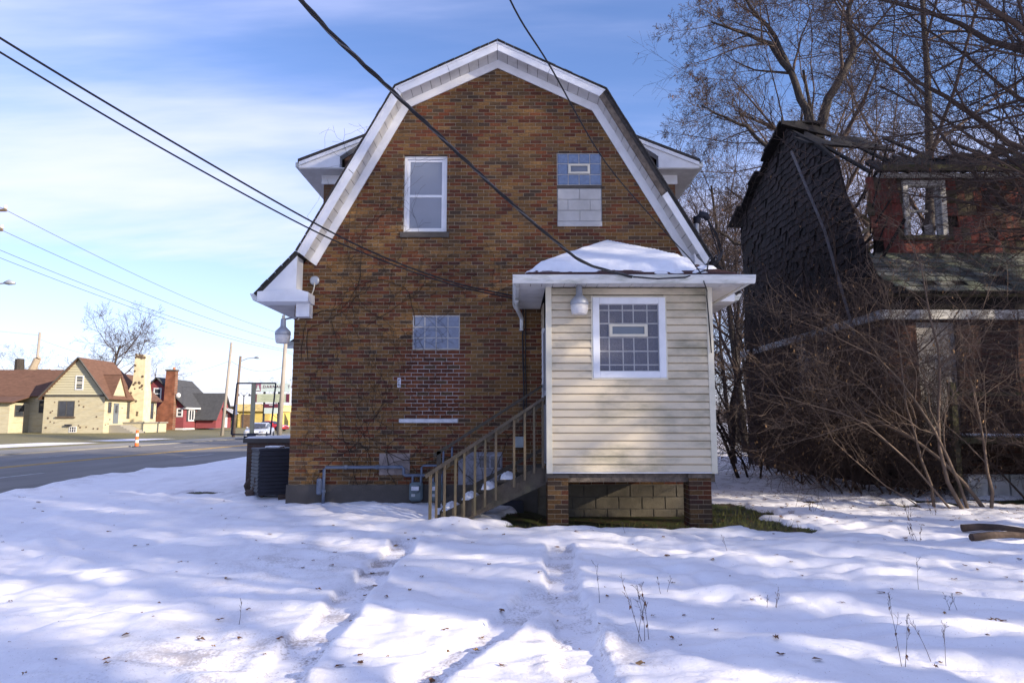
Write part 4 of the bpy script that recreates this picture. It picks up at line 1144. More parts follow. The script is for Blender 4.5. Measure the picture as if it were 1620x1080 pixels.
f.box(x0+q, x1-q, UY-.06, UY+.12, z1-q, z1)
wf2 = f.build('window_frame', M_PEEL, ruin, bevel=.008)
MB().box(x0-.03, x1+.03, UY-.11, UY+.12, z0-.02, z0+.09).build('sill', M_MOSS, wf2, bevel=.006)
MB().box(x0+q, x1-q-.28, UY+.03, UY+.07, 6.56, 6.61).build('meeting_rail', M_PEEL, wf2)
MB().box(x1-q-.07, x1-q, UY+.03, UY+.10, z0+.09, z1-q).build('sash_stile', M_PEEL, wf2)
ragged('torn_curtain', (x1-q-.36, UY+.18, 5.95), (x1-q-.05, UY+.18, 5.95), (0, 0, .5), 5, .5, 1.1, .01, M_PLY, 12)
for zz, yy, m_, hh in ((7.46, 15.80, M_MOSS, .14), (7.36, 15.95, M_PEEL, .09)):
    MB().box(8.9, 17.1, yy, yy+.12, zz, zz+hh).build('eave_fascia', m_, ruin)
# slate skirt roof
a, b = Vector((0, 14.93, 4.34)), Vector((0, 16.18, 5.52))
sd = (b-a); SLN = sd.length; sdn = sd.normalized(); nn = Vector((0, -sdn.z, sdn.y))
MB().slab([(RX+.15, a.y, a.z-.05), (16.5, a.y, a.z-.05), (16.5, b.y, b.z-.05), (RX+.15, b.y, b.z-.05)], .03).build('skirt_roof', M_CHAR, ruin)
SLC = [(.15, .16, .14), (.12, .13, .115), (.19, .19, .165), (.095, .10, .095), (.135, .15, .11)]
sk = ruin.children[-1]
k = 0; t = 0.0
while t < SLN-.05:
    x = 8.42-(.17 if k % 2 else 0)+rk.uniform(-.03, .03)
    lim = 13.2
    while x < lim:
        w = rk.uniform(.30, .38)
        if not (k < 2 and rk.random() < .35) and rk.random() > .03:
            p0 = a+sdn*(t+rk.uniform(-.012, .012)); p1 = a+sdn*min(SLN, t+.26)
            u0, u1 = nn*rk.uniform(.030, .055), nn*.006
            tilt = rk.uniform(-.012, .012)
            xa, xb = max(8.42, x+.009), x+w-.009
            vs_ = [Vector((xa, 0, tilt))+p0+u0, Vector((xb, 0, -tilt))+p0+u0, Vector((xb, 0, 0))+p1+u1, Vector((xa, 0, 0))+p1+u1,
                   Vector((xa, 0, tilt))+p0+u0*.35, Vector((xb, 0, -tilt))+p0+u0*.35, Vector((xb, 0, 0))+p1, Vector((xa, 0, 0))+p1]
            g_ = rk.uniform(.75, 1.2)
            MB().add(vs_, [(0, 1, 2, 3), (0, 4, 5, 1), (1, 5, 6, 2), (3, 7, 4, 0)], tuple(v*g_ for v in rk.choice(SLC))).build('slate', M_SLATE, sk)
        x += w
    t += .205; k += 1
# leaning pole and boards in the broken corner
MB().tube([(7.9, 15.6, 3.4), (7.8, 16.6, 6.2), (7.75, 18.2, 8.9)], .035, 8).build('leaning_pole', mat('grey_pole', (.11, .10, .105), .8, .2, 8, .2), ruin)
for k in range(12):
    x = rk.uniform(8.35, 9.0); y = rk.uniform(15.9, 17.4); z = rk.uniform(5.0, 7.2); L = rk.uniform(.6, 1.8); an = rk.uniform(.3, 1.4)*rk.choice((-1, 1))
    MB().tube([(x, y, z), (x+L*math.cos(an)*.5, y+rk.uniform(-.4, .3), z+L*math.sin(abs(an)))], rk.uniform(.02, .05), 4).build('splintered_board', M_CHAR, ruin)
gv = []; rg = random.Random(44)
for k in range(70):
    y = rg.uniform(15.6, 24.0); z = rg.uniform(2.0, 4.5); pts = []; an = math.pi/2+rg.uniform(-.7, .7); n_ = rg.randint(10, 22)
    for i in range(n_):
        pts.append(Vector((RX-.03-rg.uniform(0, .10), y, z))); an += rg.gauss(0, .25); an = an*.93+math.pi/2*.07
        y += math.cos(an)*.22; z += math.sin(an)*.22
        if y < 15.3 or z > 9.6: break
    if len(pts) > 3: gv.append((pts, [max(.004, .014*(1-i/len(pts))) for i in range(len(pts))]))
V, Q = tubes(gv, 4)
tag(put('gable_vine', quads_mesh('gable_vine', V, Q, M_TWIGRED)), 'mat of brown bare vines climbing the charred gable wall', 'vine')
# back deck of the ruin
dk = thing('back_deck', 'mossy wooden deck with post and rail at the burnt house doorway', 'deck', (10.3, 14.2, 0))
MB().box(8.75, 13.0, 13.45, RYN-.02, 1.05, 1.17).build('floor', M_MOSS, dk)
for x in (8.72, 11.2, 13.0):
    MB().box(x-.06, x+.06, 13.50, 13.62, -.1, 2.25).build('post', M_MOSS, dk, bevel=.008)
MB().box(8.78, 13.0, 13.53, 13.59, 1.98, 2.06).build('rail', M_MOSS, dk)
for k in range(9):
    x = 8.9+k*.42
    MB().box(x, x+.38, 13.55, 13.75, -.12, .45).build('pier_block', mat('whitewash', (.42, .42, .43), .9, .25, 5, .3, dirt=(.1, .11, .05), dirt_amt=.8), dk)
tag(MB().box(9.3, 10.2, 13.6, 14.4, 1.17, 1.235).build('deck_snow', MATS['roof_snow'], bevel=.03), 'snow lying on the mossy deck of the burnt house', 'snow')

# ------------------------------------------------------------------ bare trees
class TP: pass
def tp(**k):
    t = TP(); t.__dict__.update(k); return t
def grow(R, p, d, L, r, lv, P, out):
    n = P.seg[lv]; pts = [p.copy()]; rad = [r]; dirs = [d.copy()]
    g = R.gauss; j = P.jit[lv]; up = P.up[lv]; st_ = L/n; tap = P.tap[lv]
    for i in range(n):
        d = Vector((d.x+g(0, j), d.y+g(0, j), d.z+g(0, j)+up)); d.normalize()
        p = p+d*st_
        pts.append(p.copy()); rad.append(max(P.rmin, r*(1-tap*(i+1)/n))); dirs.append(d.copy())
    out.setdefault(lv, []).append((pts, rad))
    if lv >= P.maxlv: return
    spawn(R, pts, rad, dirs, L, lv, P, out)
def spawn(R, pts, rad, dirs, L, lv, P, out):
    n = len(pts)-1
    k = P.n[lv]
    az = R.uniform(0, 6.28)
    for q in range(k):
        t = P.t0[lv]+(1-P.t0[lv])*(q+R.random())/k
        i = min(n-1, int(t*n)); f = t*n-i
        pos = pts[i].lerp(pts[i+1], f); dd = dirs[i+1]; rr_ = rad[i]+(rad[i+1]-rad[i])*f
        az += 2.4+R.uniform(-.5, .5)
        a = dd.orthogonal().normalized(); b = dd.cross(a)
        side = a*math.cos(az)+b*math.sin(az)
        an = P.ang[lv]*R.uniform(.7, 1.3)
        nd = (dd*math.cos(an)+side*math.sin(an)); 
        if P.flat[lv]: nd.z *= P.flat[lv]
        nd.normalize()
        cl = L*P.ratio[lv]*(1.2-.65*t)*R.uniform(.65, 1.25)
        grow(R, pos, nd, cl, max(P.rmin, rr_*P.rr[lv]), lv+1, P, out)
def merge(parts):
    b = 0; V = []; Q = []
    for v, q in parts: V.append(v); Q.append(q+b); b += len(v)
    return np.concatenate(V), np.concatenate(Q)
def leaves_mesh(R, spots, size, m, name='dead_leaves'):
    V = []; Q = []
    for p in spots:
        s_ = size*R.uniform(.6, 1.3); a, b = R.uniform(0, 6.28), R.uniform(-.8, .8)
        u = Vector((math.cos(a)*.55, math.sin(a)*.55, b*.3)); w = Vector((R.uniform(-.4, .4), R.uniform(-.4, .4), -1)).normalized()
        n = u.cross(w).normalized()*.25
        k = len(V)
        V += [p, p+(u*.5+w*.5+n)*s_, p+w*s_*1.15, p+(-u*.5+w*.5+n)*s_]
        Q.append((k, k+1, k+2, k+3))
    return quads_mesh(name, [tuple(v) for v in V], Q, m, False)
def make_tree(name, label, cat, loc, P, seed, H, r0, lean=(0, 0, 1), group=None, mb_=None, mt=None, limbs=None, leaf=None, tlv=1, leafsize=.07, parts=('trunk', 'crown')):
    R = random.Random(seed); out = {}
    if limbs is None:
        grow(R, Vector((0, 0, -.15)), Vector(lean).normalized(), H, r0, 0, P, out)
    else:
        for lv, pts, rr0, rr1 in limbs:
            pts = [Vector(p) for p in pts]
            # smooth the given limb a little and let it branch
            fine = []
            for i in range(len(pts)-1):
                for s_ in range(3):
                    t = s_/3; q = pts[i].lerp(pts[i+1], t); fine.append(q+Vector((R.gauss(0, .03), R.gauss(0, .03), R.gauss(0, .03)))*(0 if i == 0 and s_ == 0 else 1))
            fine.append(pts[-1])
            nn_ = len(fine); rad = [rr0+(rr1-rr0)*i/(nn_-1) for i in range(nn_)]
            dirs = [(fine[min(i+1, nn_-1)]-fine[max(i-1, 0)]).normalized() for i in range(nn_)]
            L = sum((fine[i+1]-fine[i]).length for i in range(nn_-1))
            out.setdefault(lv, []).append((fine, rad))
            spawn(R, fine, rad, dirs, L, lv, P, out)
    t = thing(name, label, cat, loc, group)
    thick = []; thin = []
    for lv, ps in out.items():
        ns = 9 if lv == 0 else (6 if lv == 1 else (4 if lv == 2 else 3))
        (thick if lv < tlv else thin).append(tubes(ps, ns))
    for nm, arr, m_ in ((parts[0], thick, mb_ or M_BARK), (parts[1], thin, mt or M_TWIG)):
        if arr:
            V, Q = merge(arr); put(nm, quads_mesh(nm, V, Q, m_), t, loc)
    if leaf:
        last = out[max(out)]
        spots = [R.choice(ps[0][1:]) for ps in R.sample(last, min(len(last), leaf))]
        put('dead_leaves', leaves_mesh(R, spots, leafsize, M_LEAF), t, loc)['kind'] = 'stuff'
    return t
BIG = tp(maxlv=4, seg=(9, 7, 5, 4, 3), jit=(.05, .10, .12, .11, .11), up=(.01, .045, .03, .02, .015), tap=(.75, .8, .85, .85, .8), n=(9, 9, 8, 6), t0=(.28, .2, .15, .15),
         ang=(.75, .75, .75, .8), ratio=(.62, .55, .5, .5), rr=(.55, .55, .5, .55), flat=(0, 0, 0, 0), rmin=.0045)
MID = tp(maxlv=4, seg=(8, 6, 5, 3, 2), jit=(.05, .11, .12, .11, .11), up=(.01, .045, .03, .02, .01), tap=(.75, .8, .85, .85, .8), n=(9, 8, 7, 5), t0=(.25, .2, .15, .15),
         ang=(.7, .75, .75, .8), ratio=(.6, .55, .5, .5), rr=(.5, .5, .5, .55), flat=(0, 0, 0, 0), rmin=.006)
HERO = tp(maxlv=4, seg=(8, 6, 5, 4, 3), jit=(.05, .11, .12, .11, .11), up=(.01, .03, .03, .02, .01), tap=(.6, .8, .85, .85, .8), n=(9, 9, 9, 7), t0=(.3, .2, .15, .15),
          ang=(.8, .8, .8, .8), ratio=(.5, .5, .48, .5), rr=(.45, .5, .5, .55), flat=(0, 0, 0, 0), rmin=.006)
# the forked tree over the ruin
make_tree('bare_tree', 'bare forked tree rising behind the black gable of the burnt house', 'tree', (13.5, 29, 0), HERO, 3, 0, 0, limbs=[
    (0, [(0, 0, -.2), (.05, 0, 5), (0, 0, 10), (.05, 0, 13.8)], .42, .30),
    (0, [(.05, 0, 13.6), (-.35, .1, 15.2), (-.9, .3, 17.2), (-1.7, .5, 18.6), (-2.9, .8, 19.4), (-4.2, 1, 20.0)], .21, .04),
    (0, [(-.9, .3, 17.2), (-1.2, 1.0, 19.2), (-2.2, 1.5, 21.2), (-2.6, 1.8, 23)], .14, .04),
    (0, [(.05, 0, 13.7), (.5, -.2, 15.6), (1.6, -.5, 17.6), (1.4, -.6, 19.5), (2.2, -.9, 22.5)], .24, .05),
    (0, [(0, 0, 11.5), (-1.6, .2, 13.2), (-3.0, .4, 14.6), (-4.0, .5, 15.2), (-4.9, .6, 15.7)], .13, .025),
    (0, [(0, 0, 8.0), (-2.0, -.4, 8.6), (-4.0, -.6, 9.0), (-5.0, -.8, 9.6), (-5.6, -.9, 8.8)], .11, .025)], leaf=330, leafsize=.10)
make_tree('bare_tree', 'tall straight bare tree behind the burnt house red shingled wall', 'tree', (18.6, 29.5, 0), BIG, 14, 22, .32, (-.02, 0, 1), leaf=200, leafsize=.1)
make_tree('bare_tree', 'slender bare tree close behind the empty window of the burnt house', 'tree', (16.5, 32.5, 0), MID, 15, 19, .25, (-.05, 0, 1), leaf=200, leafsize=.1)
make_tree('bare_tree', 'bare tree beside the rear corner of the burnt house', 'tree', (10.9, 32, 0), MID, 16, 13, .20, (-.06, 0, 1), leaf=260, leafsize=.09)
wood = make_tree('bare_tree', 'bare tree of the thin wood seen between the two houses', 'tree', (9.6, 36, 0), MID, 17, 13, .18, (0, 0, 1), 'bare trees of the wood behind the houses', leaf=120, leafsize=.1)
wood2 = make_tree('bare_tree', 'bare tree of the thin wood seen between the two houses', 'tree', (13.2, 41, 0), MID, 18, 14, .17, (.04, 0, 1), 'bare trees of the wood behind the houses')
rw_ = random.Random(4)
for i, (x, y, s_) in enumerate(((15.4, 47, 1.0), (16.6, 52, 1.1), (19.5, 56, 1.1), (12.4, 44, .9), (22, 48, 1.2), (25.5, 52, 1.3), (29, 45, 1.25), (20.5, 38, 1.15), (24, 38, 1.3), (14.4, 39.5, .85), (27, 60, 1.3), (21, 64, 1.2), (18, 70, 1.2), (33, 58, 1.4), (38, 52, 1.4), (11.2, 39, .8))):
    c = copy_tree((wood, wood2)[i % 2]); c.location = (x, y, 0); c.rotation_euler = (0, 0, rw_.uniform(0, 6.28)); c.scale = (s_, s_, s_*rw_.uniform(.9, 1.1))
# the wide tree at the right whose branches hang over the ruin
WIDE = tp(maxlv=4, seg=(8, 9, 6, 4, 3), jit=(.05, .09, .11, .11, .11), up=(.01, .012, .02, .015, .01), tap=(.6, .82, .85, .85, .8), n=(7, 14, 9, 6), t0=(.3, .12, .12, .15),
          ang=(.9, .75, .75, .8), ratio=(.5, .5, .45, .5), rr=(.45, .5, .5, .55), flat=(0, .7, .8, 0), rmin=.004)
make_tree('bare_tree', 'wide dark bare tree reaching its branches over the burnt house front', 'tree', (11.6, 11.2, 0), WIDE, 25, 0, 0, limbs=[
    (0, [(0, 0, -.2), (-.1, .1, 2.5), (-.2, .2, 5.0), (0, .1, 8), (.2, 0, 11)], .34, .10),
    (1, [(-.2, .2, 4.6), (-1.2, .5, 5.6), (-2.5, .8, 6.6), (-4.0, 1.0, 7.9), (-5.2, 1.2, 9.2)], .085, .015),
    (1, [(-.2, .2, 5.4), (-1.6, -.2, 6.9), (-3.2, -.5, 8.1), (-4.6, -.7, 8.8), (-5.6, -.8, 9.4)], .08, .015),
    (1, [(-.1, .1, 3.6), (-1.2, .6, 5.0), (-2.4, 1.0, 6.3), (-3.6, 1.3, 7.4), (-4.4, 1.5, 8.0)], .05, .010),
    (1, [(-.1, .1, 3.9), (-1.0, 1.0, 4.8), (-2.4, 1.8, 5.7), (-3.8, 2.4, 6.2)], .045, .010),
    (1, [(-.1, .2, 6.6), (-1.2, 1.2, 8.2), (-2.4, 2.0, 9.6), (-4.0, 2.8, 10.8)], .10, .02),
    (1, [(0, .2, 7.4), (-1.2, -.6, 9.0), (-2.8, -1.0, 10.4), (-4.6, -1.2, 11.0)], .09, .02),
    (1, [(.1, .1, 8.4), (.8, 1.5, 10), (1.4, 3, 11.4)], .09, .02)], leaf=420, leafsize=.07)
make_tree('bare_tree', 'dark bare tree at the right end of the burnt house front', 'tree', (13.6, 13.6, 0), WIDE, 26, 0, 0, limbs=[
    (0, [(0, 0, -.2), (-.1, .1, 3.5), (-.3, .2, 6.0), (-.1, .1, 9), (.2, 0, 13)], .28, .08),
    (1, [(-.2, .2, 5.6), (-1.4, .3, 7.0), (-3.0, .5, 8.8), (-5.0, .6, 10.6)], .075, .014),
    (1, [(-.2, .2, 7.4), (-1.6, -.4, 9.0), (-3.4, -.6, 11.0), (-4.6, -.9, 12.6)], .10, .02),
    (1, [(-.1, .1, 9.0), (-1.4, .6, 10.6), (-2.6, 1.0, 12.6)], .07, .012)], leaf=300, leafsize=.07)
# trees of the lot out of the picture to the right, which shade the yard
SHADE = tp(maxlv=4, seg=(8, 6, 5, 3, 2), jit=(.05, .11, .12, .11, .11), up=(.01, .05, .03, .02, .01), tap=(.7, .8, .85, .85, .8), n=(10, 9, 8, 5), t0=(.36, .2, .15, .15),
           ang=(.75, .75, .75, .8), ratio=(.6, .55, .5, .5), rr=(.55, .55, .5, .55), flat=(0, 0, 0, 0), rmin=.007)
shade = make_tree('bare_tree', 'large bare tree standing in the open lot beside the yard', 'tree', (19.5, 2.4, 0), SHADE, 31, 16, .40, (0, 0, 1), 'bare trees shading the yard')
shade2 = make_tree('bare_tree', 'large bare tree standing in the open lot beside the yard', 'tree', (14.0, -3.0, 0), SHADE, 32, 14, .36, (0, 0, 1), 'bare trees shading the yard')
for i, (x, y, s_) in enumerate(((18.0, -8.5, 1.0), (13, -10.5, 1.0), (31, 2.5, 1.3), (29, -6, 1.4), (33, -12, 1.45), (28, -16, 1.4), (36, -2, 1.45), (22, -17, 1.3), (40, -15, 1.5), (31, -21, 1.5))):
    c = copy_tree((shade, shade2)[i % 2]); c.location = (x, y, 0); c.rotation_euler = (0, 0, rw_.uniform(0, 6.28)); c.scale = (s_, s_, s_)
# ------------------------------------------------------------------ saplings and brush before the ruin
SAP = tp(maxlv=3, seg=(9, 7, 5, 3), jit=(.17, .17, .17, .17), up=(-.01, .01, .01, .0), tap=(.8, .85, .85, .8), n=(9, 7, 5), t0=(.22, .15, .15),
         ang=(.6, .7, .8), ratio=(.55, .5, .5), rr=(.55, .5, .55), flat=(0, 0, 0), rmin=.0028)
BUSH = tp(maxlv=3, seg=(8, 6, 4, 3), jit=(.12, .17, .2, .22), up=(-.045, -.02, .0, .0), tap=(.8, .85, .85, .8), n=(9, 7, 5), t0=(.15, .1, .1),
          ang=(.7, .8, .9), ratio=(.6, .55, .5), rr=(.6, .55, .6), flat=(0, 0, 0), rmin=.0028)
def stems(name, label, loc, specs, P, seed, m1, m2, leaf, group, leafsize=.05):
    R = random.Random(seed); out = {}
    for (dx, dy, lean, H, r) in specs:
        grow(R, Vector((dx, dy, -.1)), Vector(lean).normalized(), H, r, 0, P, out)
    t = thing(name, label, 'shrub', (loc[0], loc[1], gz(loc[0], loc[1])), group)
    o = ORG[t.name]
    put('stems', quads_mesh('stems', *tubes(out[0], 6), m1), t, o)
    V, Q = merge([tubes(out[k], 4 if k == 1 else 3) for k in out if k > 0])
    put('twigs', quads_mesh('twigs', V, Q, m2), t, o)
    if leaf:
        last = out[max(out)]
        spots = [R.choice(ps[0][1:]) for ps in R.sample(last, min(len(last), leaf))]
        put('dead_leaves', leaves_mesh(R, spots, leafsize, M_LEAFTAN), t, o)['kind'] = 'stuff'
    return t
G1 = 'saplings and brush before the burnt house'
stems('sapling_clump', 'clump of pale leaning saplings rooted before the ruin deck', (7.6, 11.7), [(0, 0, (-.35, .15, 1), 5.2, .036), (-.12, .1, (-.75, .1, 1), 4.6, .020), (.1, .05, (-.12, .2, 1), 4.6, .028), (-.45, .3, (-1.3, .1, .9), 3.4, .014), (-.3, .35, (-.5, .4, 1), 4.2, .026)], SAP, 51, M_TWIGPALE, M_TWIGPALE, 60, G1)
stems('sapling_clump', 'single curved pale sapling with a hooked stem beside the leaning clump', (8.1, 11.8), [(0, 0, (.15, .1, 1), 3.2, .03), (0, .1, (-.35, .2, 1), 4.8, .036)], SAP, 52, M_TWIGPALE, M_TWIGPALE, 40, G1)
bl = ['tangled brown brush heaped against the dark side wall', 'tangled brown brush under the boarded side window', 'arching reddish brush at the front corner of the ruin', 'low leafy brush at the foot of the front brickwork', 'brush growing up beside the boarded doorway', 'brown brush at the edge of the mossy deck', 'thin brush at the rear corner of the ruin', 'reddish brush reaching up to the broken gable', 'dense low thicket between the saplings and the wall', 'upright twiggy brush before the white beam', 'brush crowding the deck blocks', 'tall reddish brush leaning on the ruin corner']
spec = [(6.9, 16.2), (7.4, 18.4), (7.9, 14.6), (8.2, 13.9), (9.3, 14.2), (10.3, 12.9), (7.3, 21.0), (7.2, 16.0), (7.1, 14.2), (9.8, 13.0), (11.4, 12.6), (7.7, 15.1)]
for i, (x, y) in enumerate(spec):
    R = random.Random(100+i); tall = i in (7, 9, 11, 2)
    ss = []
    for k in range(10 if not tall else 8):
        a = R.uniform(0, 6.28)
        ss.append((R.uniform(-.5, .5), R.uniform(-.4, .4), (math.cos(a)*.55-.15, math.sin(a)*.5-.05, 1), R.uniform(2.0, 3.4)*(1.5 if tall else .9)*(.65 if i in (3, 8, 10) else 1), R.uniform(.012, .022)*(1.3 if tall else 1)))
    stems('brush', bl[i], (x, y), ss, BUSH if not tall else SAP, 120+i, M_TWIGRED, M_TWIGRED if i % 3 else M_TWIG, 160, G1, .055)
for i, (x, y, lb) in enumerate(((7.7, 17.2, 'dark creeper-like brush standing tall against the charred gable'), (7.6, 19.4, 'dark tall brush before the boarded side window'), (7.8, 21.8, 'dark tall brush at the far end of the charred wall'))):
    R = random.Random(160+i)
    stems('brush', lb, (x, y), [(R.uniform(-.1, .3), R.uniform(-.8, .8), (R.uniform(-.1, .1), R.uniform(-.3, .2), 1), R.uniform(5.0, 7.5), R.uniform(.02, .035)) for k in range(6)], SAP, 170+i, M_TWIG, M_TWIG, 60, G1, .06)
VTAN = tp(maxlv=2, seg=(10, 6, 3), jit=(.12, .16, .2), up=(-.03, -.02, 0), tap=(.7, .85, .8), n=(10, 6), t0=(.2, .15), ang=(.6, .8), ratio=(.4, .5), rr=(.5, .6), flat=(0, 0), rmin=.003)
stems('vine_tree', 'dark vine-hung sapling between the porch and the ruin', (5.75, 17.5), [(0, 0, (-.12, 0, 1), 6, .05), (.3, .2, (-.35, .1, 1), 5, .03), (.5, 0, (-.05, .2, 1), 5.4, .03)], SAP, 61, M_VINE, M_VINE, 30, None)
stems('vine_tree', 'thin dark sapling leaning at the rear corner of the ruin', (7.5, 23.5), [(0, 0, (-.1, 0, 1), 6.5, .09), (.2, .2, (-.3, .1, 1), 5, .04)], SAP, 62, M_VINE, M_VINE, 30, None)
# ------------------------------------------------------------------ vine on the brick wall
def wall_vine(label, x, z, n, seed, span):
    R = random.Random(seed); polys = []
    def run(x, z, ang, L, r, lv):
        pts = []; rad = []; k = max(4, int(L/.12))
        for i in range(k+1):
            pts.append(Vector((x, FY-.012-R.uniform(0, .01), z))); rad.append(max(.0018, r*(1-.7*i/k)))
            ang += R.gauss(0, .28)
            x += math.cos(ang)*L/k; z += math.sin(ang)*L/k
            if not (-3.85 < x < .35 and .1 < z < 7.0): break
            if lv < 3 and R.random() < (.30 if lv < 2 else .2): run(x, z, ang+R.choice((-1, 1))*R.uniform(.5, 1.2), L*R.uniform(.3, .6), r*.62, lv+1)
        if len(pts) > 2: polys.append((pts, rad[:len(pts)]))
    for k in range(n): run(x+R.uniform(-span, span), z, math.pi/2+R.uniform(-.8, .8), R.uniform(2.2, 4.2), R.uniform(.004, .0075), 0)
    V, Q = tubes(polys, 4)
    tag(put('wall_vine', quads_mesh('wall_vine', V, Q, M_VINE)), label, 'vine', 'bare vines on the brick wall')
wall_vine('bare vine fanning over the lower brick wall by the gas pipe', -3.0, .15, 3, 1, .5)
wall_vine('bare vine climbing from the gas meters towards the infilled window', -1.9, .3, 2, 2, .4)
wall_vine('bare vine spreading on the brick beneath the junction box', -3.5, 2.6, 2, 3, .3)
wall_vine('bare vine crossing the brick under the upper sash window', -2.3, 3.2, 2, 4, .6)
wall_vine('bare vine on the foundation behind the stairs', -.6, .1, 2, 5, .5)
# ------------------------------------------------------------------ across the street
def simple_window(parent, face, a0, a1, z0, z1, at, frame, glass, t=.08, mull=1, rail=True):
    """face 'y': window in a wall facing -Y at y=at; face 'x': wall facing +X at x=at"""
    def bx(m, p0, p1, d0, d1, q0, q1):
        if face == 'y': m.box(p0, p1, at-d1, at-d0, q0, q1)
        else: m.box(at+d0, at+d1, p0, p1, q0, q1)
    m = MB()
    bx(m, a0, a0+t, -.05, .05, z0, z1); bx(m, a1-t, a1, -.05, .05, z0, z1)
    bx(m, a0+t, a1-t, -.05, .05, z1-t, z1); bx(m, a0+t, a1-t, -.05, .05, z0, z0+t)
    for k in range(1, mull):
        c = a0+(a1-a0)*k/mull; bx(m, c-t*.35, c+t*.35, -.05, .045, z0+t, z1-t)
    w = m.build('window', frame, parent)
    if rail:
        m = MB(); bx(m, a0+t, a1-t, -.04, .035, (z0+z1)/2-t*.35, (z0+z1)/2+t*.35); m.build('meeting_rail', frame, w)
    m = MB(); bx(m, a0+t, a1-t, -.04, .012, z0+t, z1-t); m.build('pane', glass, w)
    return w
M_YWALL = mat('yellow_brick', (0.44, 0.40, 0.285), 0.9, 0.12, 2.0, 0.2, 12, dirt=(.35, .27, .13), dirt_amt=.5, dirt_scale=.8, stretch=(1, 1, 5))
M_YSIDE = mat('cream_siding', (0.44, 0.41, 0.29), 0.8, 0.14, 3.0, 0.3, 2, dirt=(.25, .22, .17), dirt_amt=.6, dirt_scale=1.5, stretch=(.2, 1, 8))
M_BROOF = mat('brown_shingle', (0.125, 0.066, 0.046), 0.95, 0.22, 2.0, 0.3, 20, stretch=(1, 1, 3))
M_WGLASS = mat('far_glass', (0.035, 0.04, 0.05), 0.1, 0.3, 2, 0, spec=.8)
M_DKFR = mat('dark_frame', (0.07, 0.065, 0.06), 0.7, .2, 4, 0)
M_STONE = mat('clinker_stone', (0.12, 0.085, 0.06), 0.9, 0.5, 8, .4)
M_WFR = mat('far_white', (.62, .62, .63), .6, .05, 4, 0)
GZ0 = 0.12
yh = thing('cream_brick_house', 'cream brick cottage with steep brown gable and stone-studded chimney across the street', 'house', (-44.6, 74, GZ0))
MB().box(-47.8, -41.6, 70, 80.2, GZ0-.3, 4.03).build('wall', M_YWALL, yh)
MB().prism([(-47.8, 4.03), (-41.6, 4.03), (-44.45, 7.80)], 70.02, 76.0).build('gable', M_YSIDE, yh)
for k in range(14):
    z = 4.12+k*.26; hw = (7.80-z)/3.77
    x0_, x1_ = -44.45-3.35*hw, -44.45+2.85*hw
    if x1_-x0_ > .3: MB().prismx([(70.02, z), (69.975, z+.01), (70.02, z+.25)], x0_, x1_).build('clapboard', M_YSIDE, yh)
MB().box(-48.0, -41.5, 69.9, 70.0, 3.95, 4.10).build('belt_board', M_DKFR, yh)
rf = MB()
rf.slab([(-44.45, 69.7, 7.86), (-44.45, 76.2, 7.86), (-48.3, 76.2, 3.62), (-48.3, 69.7, 3.62)], .12)
rf.slab([(-41.15, 69.7, 3.62), (-41.15, 78.2, 3.62), (-44.45, 75.6, 7.86), (-44.45, 69.7, 7.86)], .12)
rf.build('roof', M_BROOF, yh)
MB().slab([(-41.15, 77.2, 3.62), (-41.15, 80.6, 3.62), (-44.4, 80.4, 6.7), (-44.4, 76, 6.7)], .12).build('rear_roof', M_BROOF, yh)
for xa, za, xb, zb in ((-44.45, 7.93, -48.4, 3.58), (-44.45, 7.93, -41.05, 3.58)):
    MB().tube([(xa, 69.66, za), (xb, 69.66, zb)], .085, 4).build('bargeboard', M_DKFR, yh)
# entrance gablet, door, windows on the sunny side
MB().prismx([(70.7, 4.0), (73.2, 4.0), (71.95, 6.2)], -41.62, -41.35).build('gablet', M_YWALL, yh)
MB().slab([(-41.2, 70.55, 3.9), (-41.2, 71.95, 6.35), (-43.2, 71.95, 6.35), (-42.6, 70.55, 3.9)], -.09).build('gablet_roof', M_BROOF, yh)
MB().slab([(-41.2, 73.35, 3.9), (-41.2, 71.95, 6.35), (-43.2, 71.95, 6.35), (-42.6, 73.35, 3.9)], .09).build('gablet_roof', M_BROOF, yh)
dr = MB().box(-41.64, -41.55, 71.6, 72.5, 1.2, 3.3).build('door', mat('far_door', (.13, .15, .17), .6, .1, 3, 0), yh)
MB().box(-41.545, -41.53, 71.85, 72.25, 2.3, 3.1).build('door_glass', M_WGLASS, dr)
simple_window(yh, 'x', 70.6, 71.1, 2.3, 3.4, -41.58, M_DKFR, M_WGLASS, .06)
simple_window(yh, 'x', 74.1, 74.9, 1.7, 3.5, -41.58, M_DKFR, M_WGLASS, .07)
simple_window(yh, 'x', 78.6, 79.5, 1.7, 3.5, -41.58, M_DKFR, M_WGLASS, .07)
w = simple_window(yh, 'y', -46.3, -44.65, 1.9, 3.5, 70, M_DKFR, M_WGLASS, .07, 2, False)
MB().box(-46.5, -44.5, 69.85, 70, 1.76, 1.89).build('sill', M_STONE, w)
simple_window(yh, 'y', -44.75, -43.9, 4.6, 6.1, 70, M_WFR, M_WGLASS, .12)
simple_window(yh, 'y', -45.05, -44.3, .3, .9, 70, M_WFR, M_WGLASS, .06, 3, True)
MB().box(-45.4, -44.8, 69.75, 70, .95, 1.12).build('mailbox', M_ACDARK, yh)
rs = random.Random(9)
for k in range(26):
    x, z = rs.uniform(-47.5, -41.9), rs.uniform(.5, 3.8)
    if (-46.6 < x < -44.4 and 1.6 < z < 3.7) or (-45.2 < x < -44.2 and z < 1): continue
    MB().lathe([(.0, -.05), (rs.uniform(.05, .13), -.03), (.11, .05)], (x, 70, z), 6, 'Y').build('stone', M_STONE, yh)
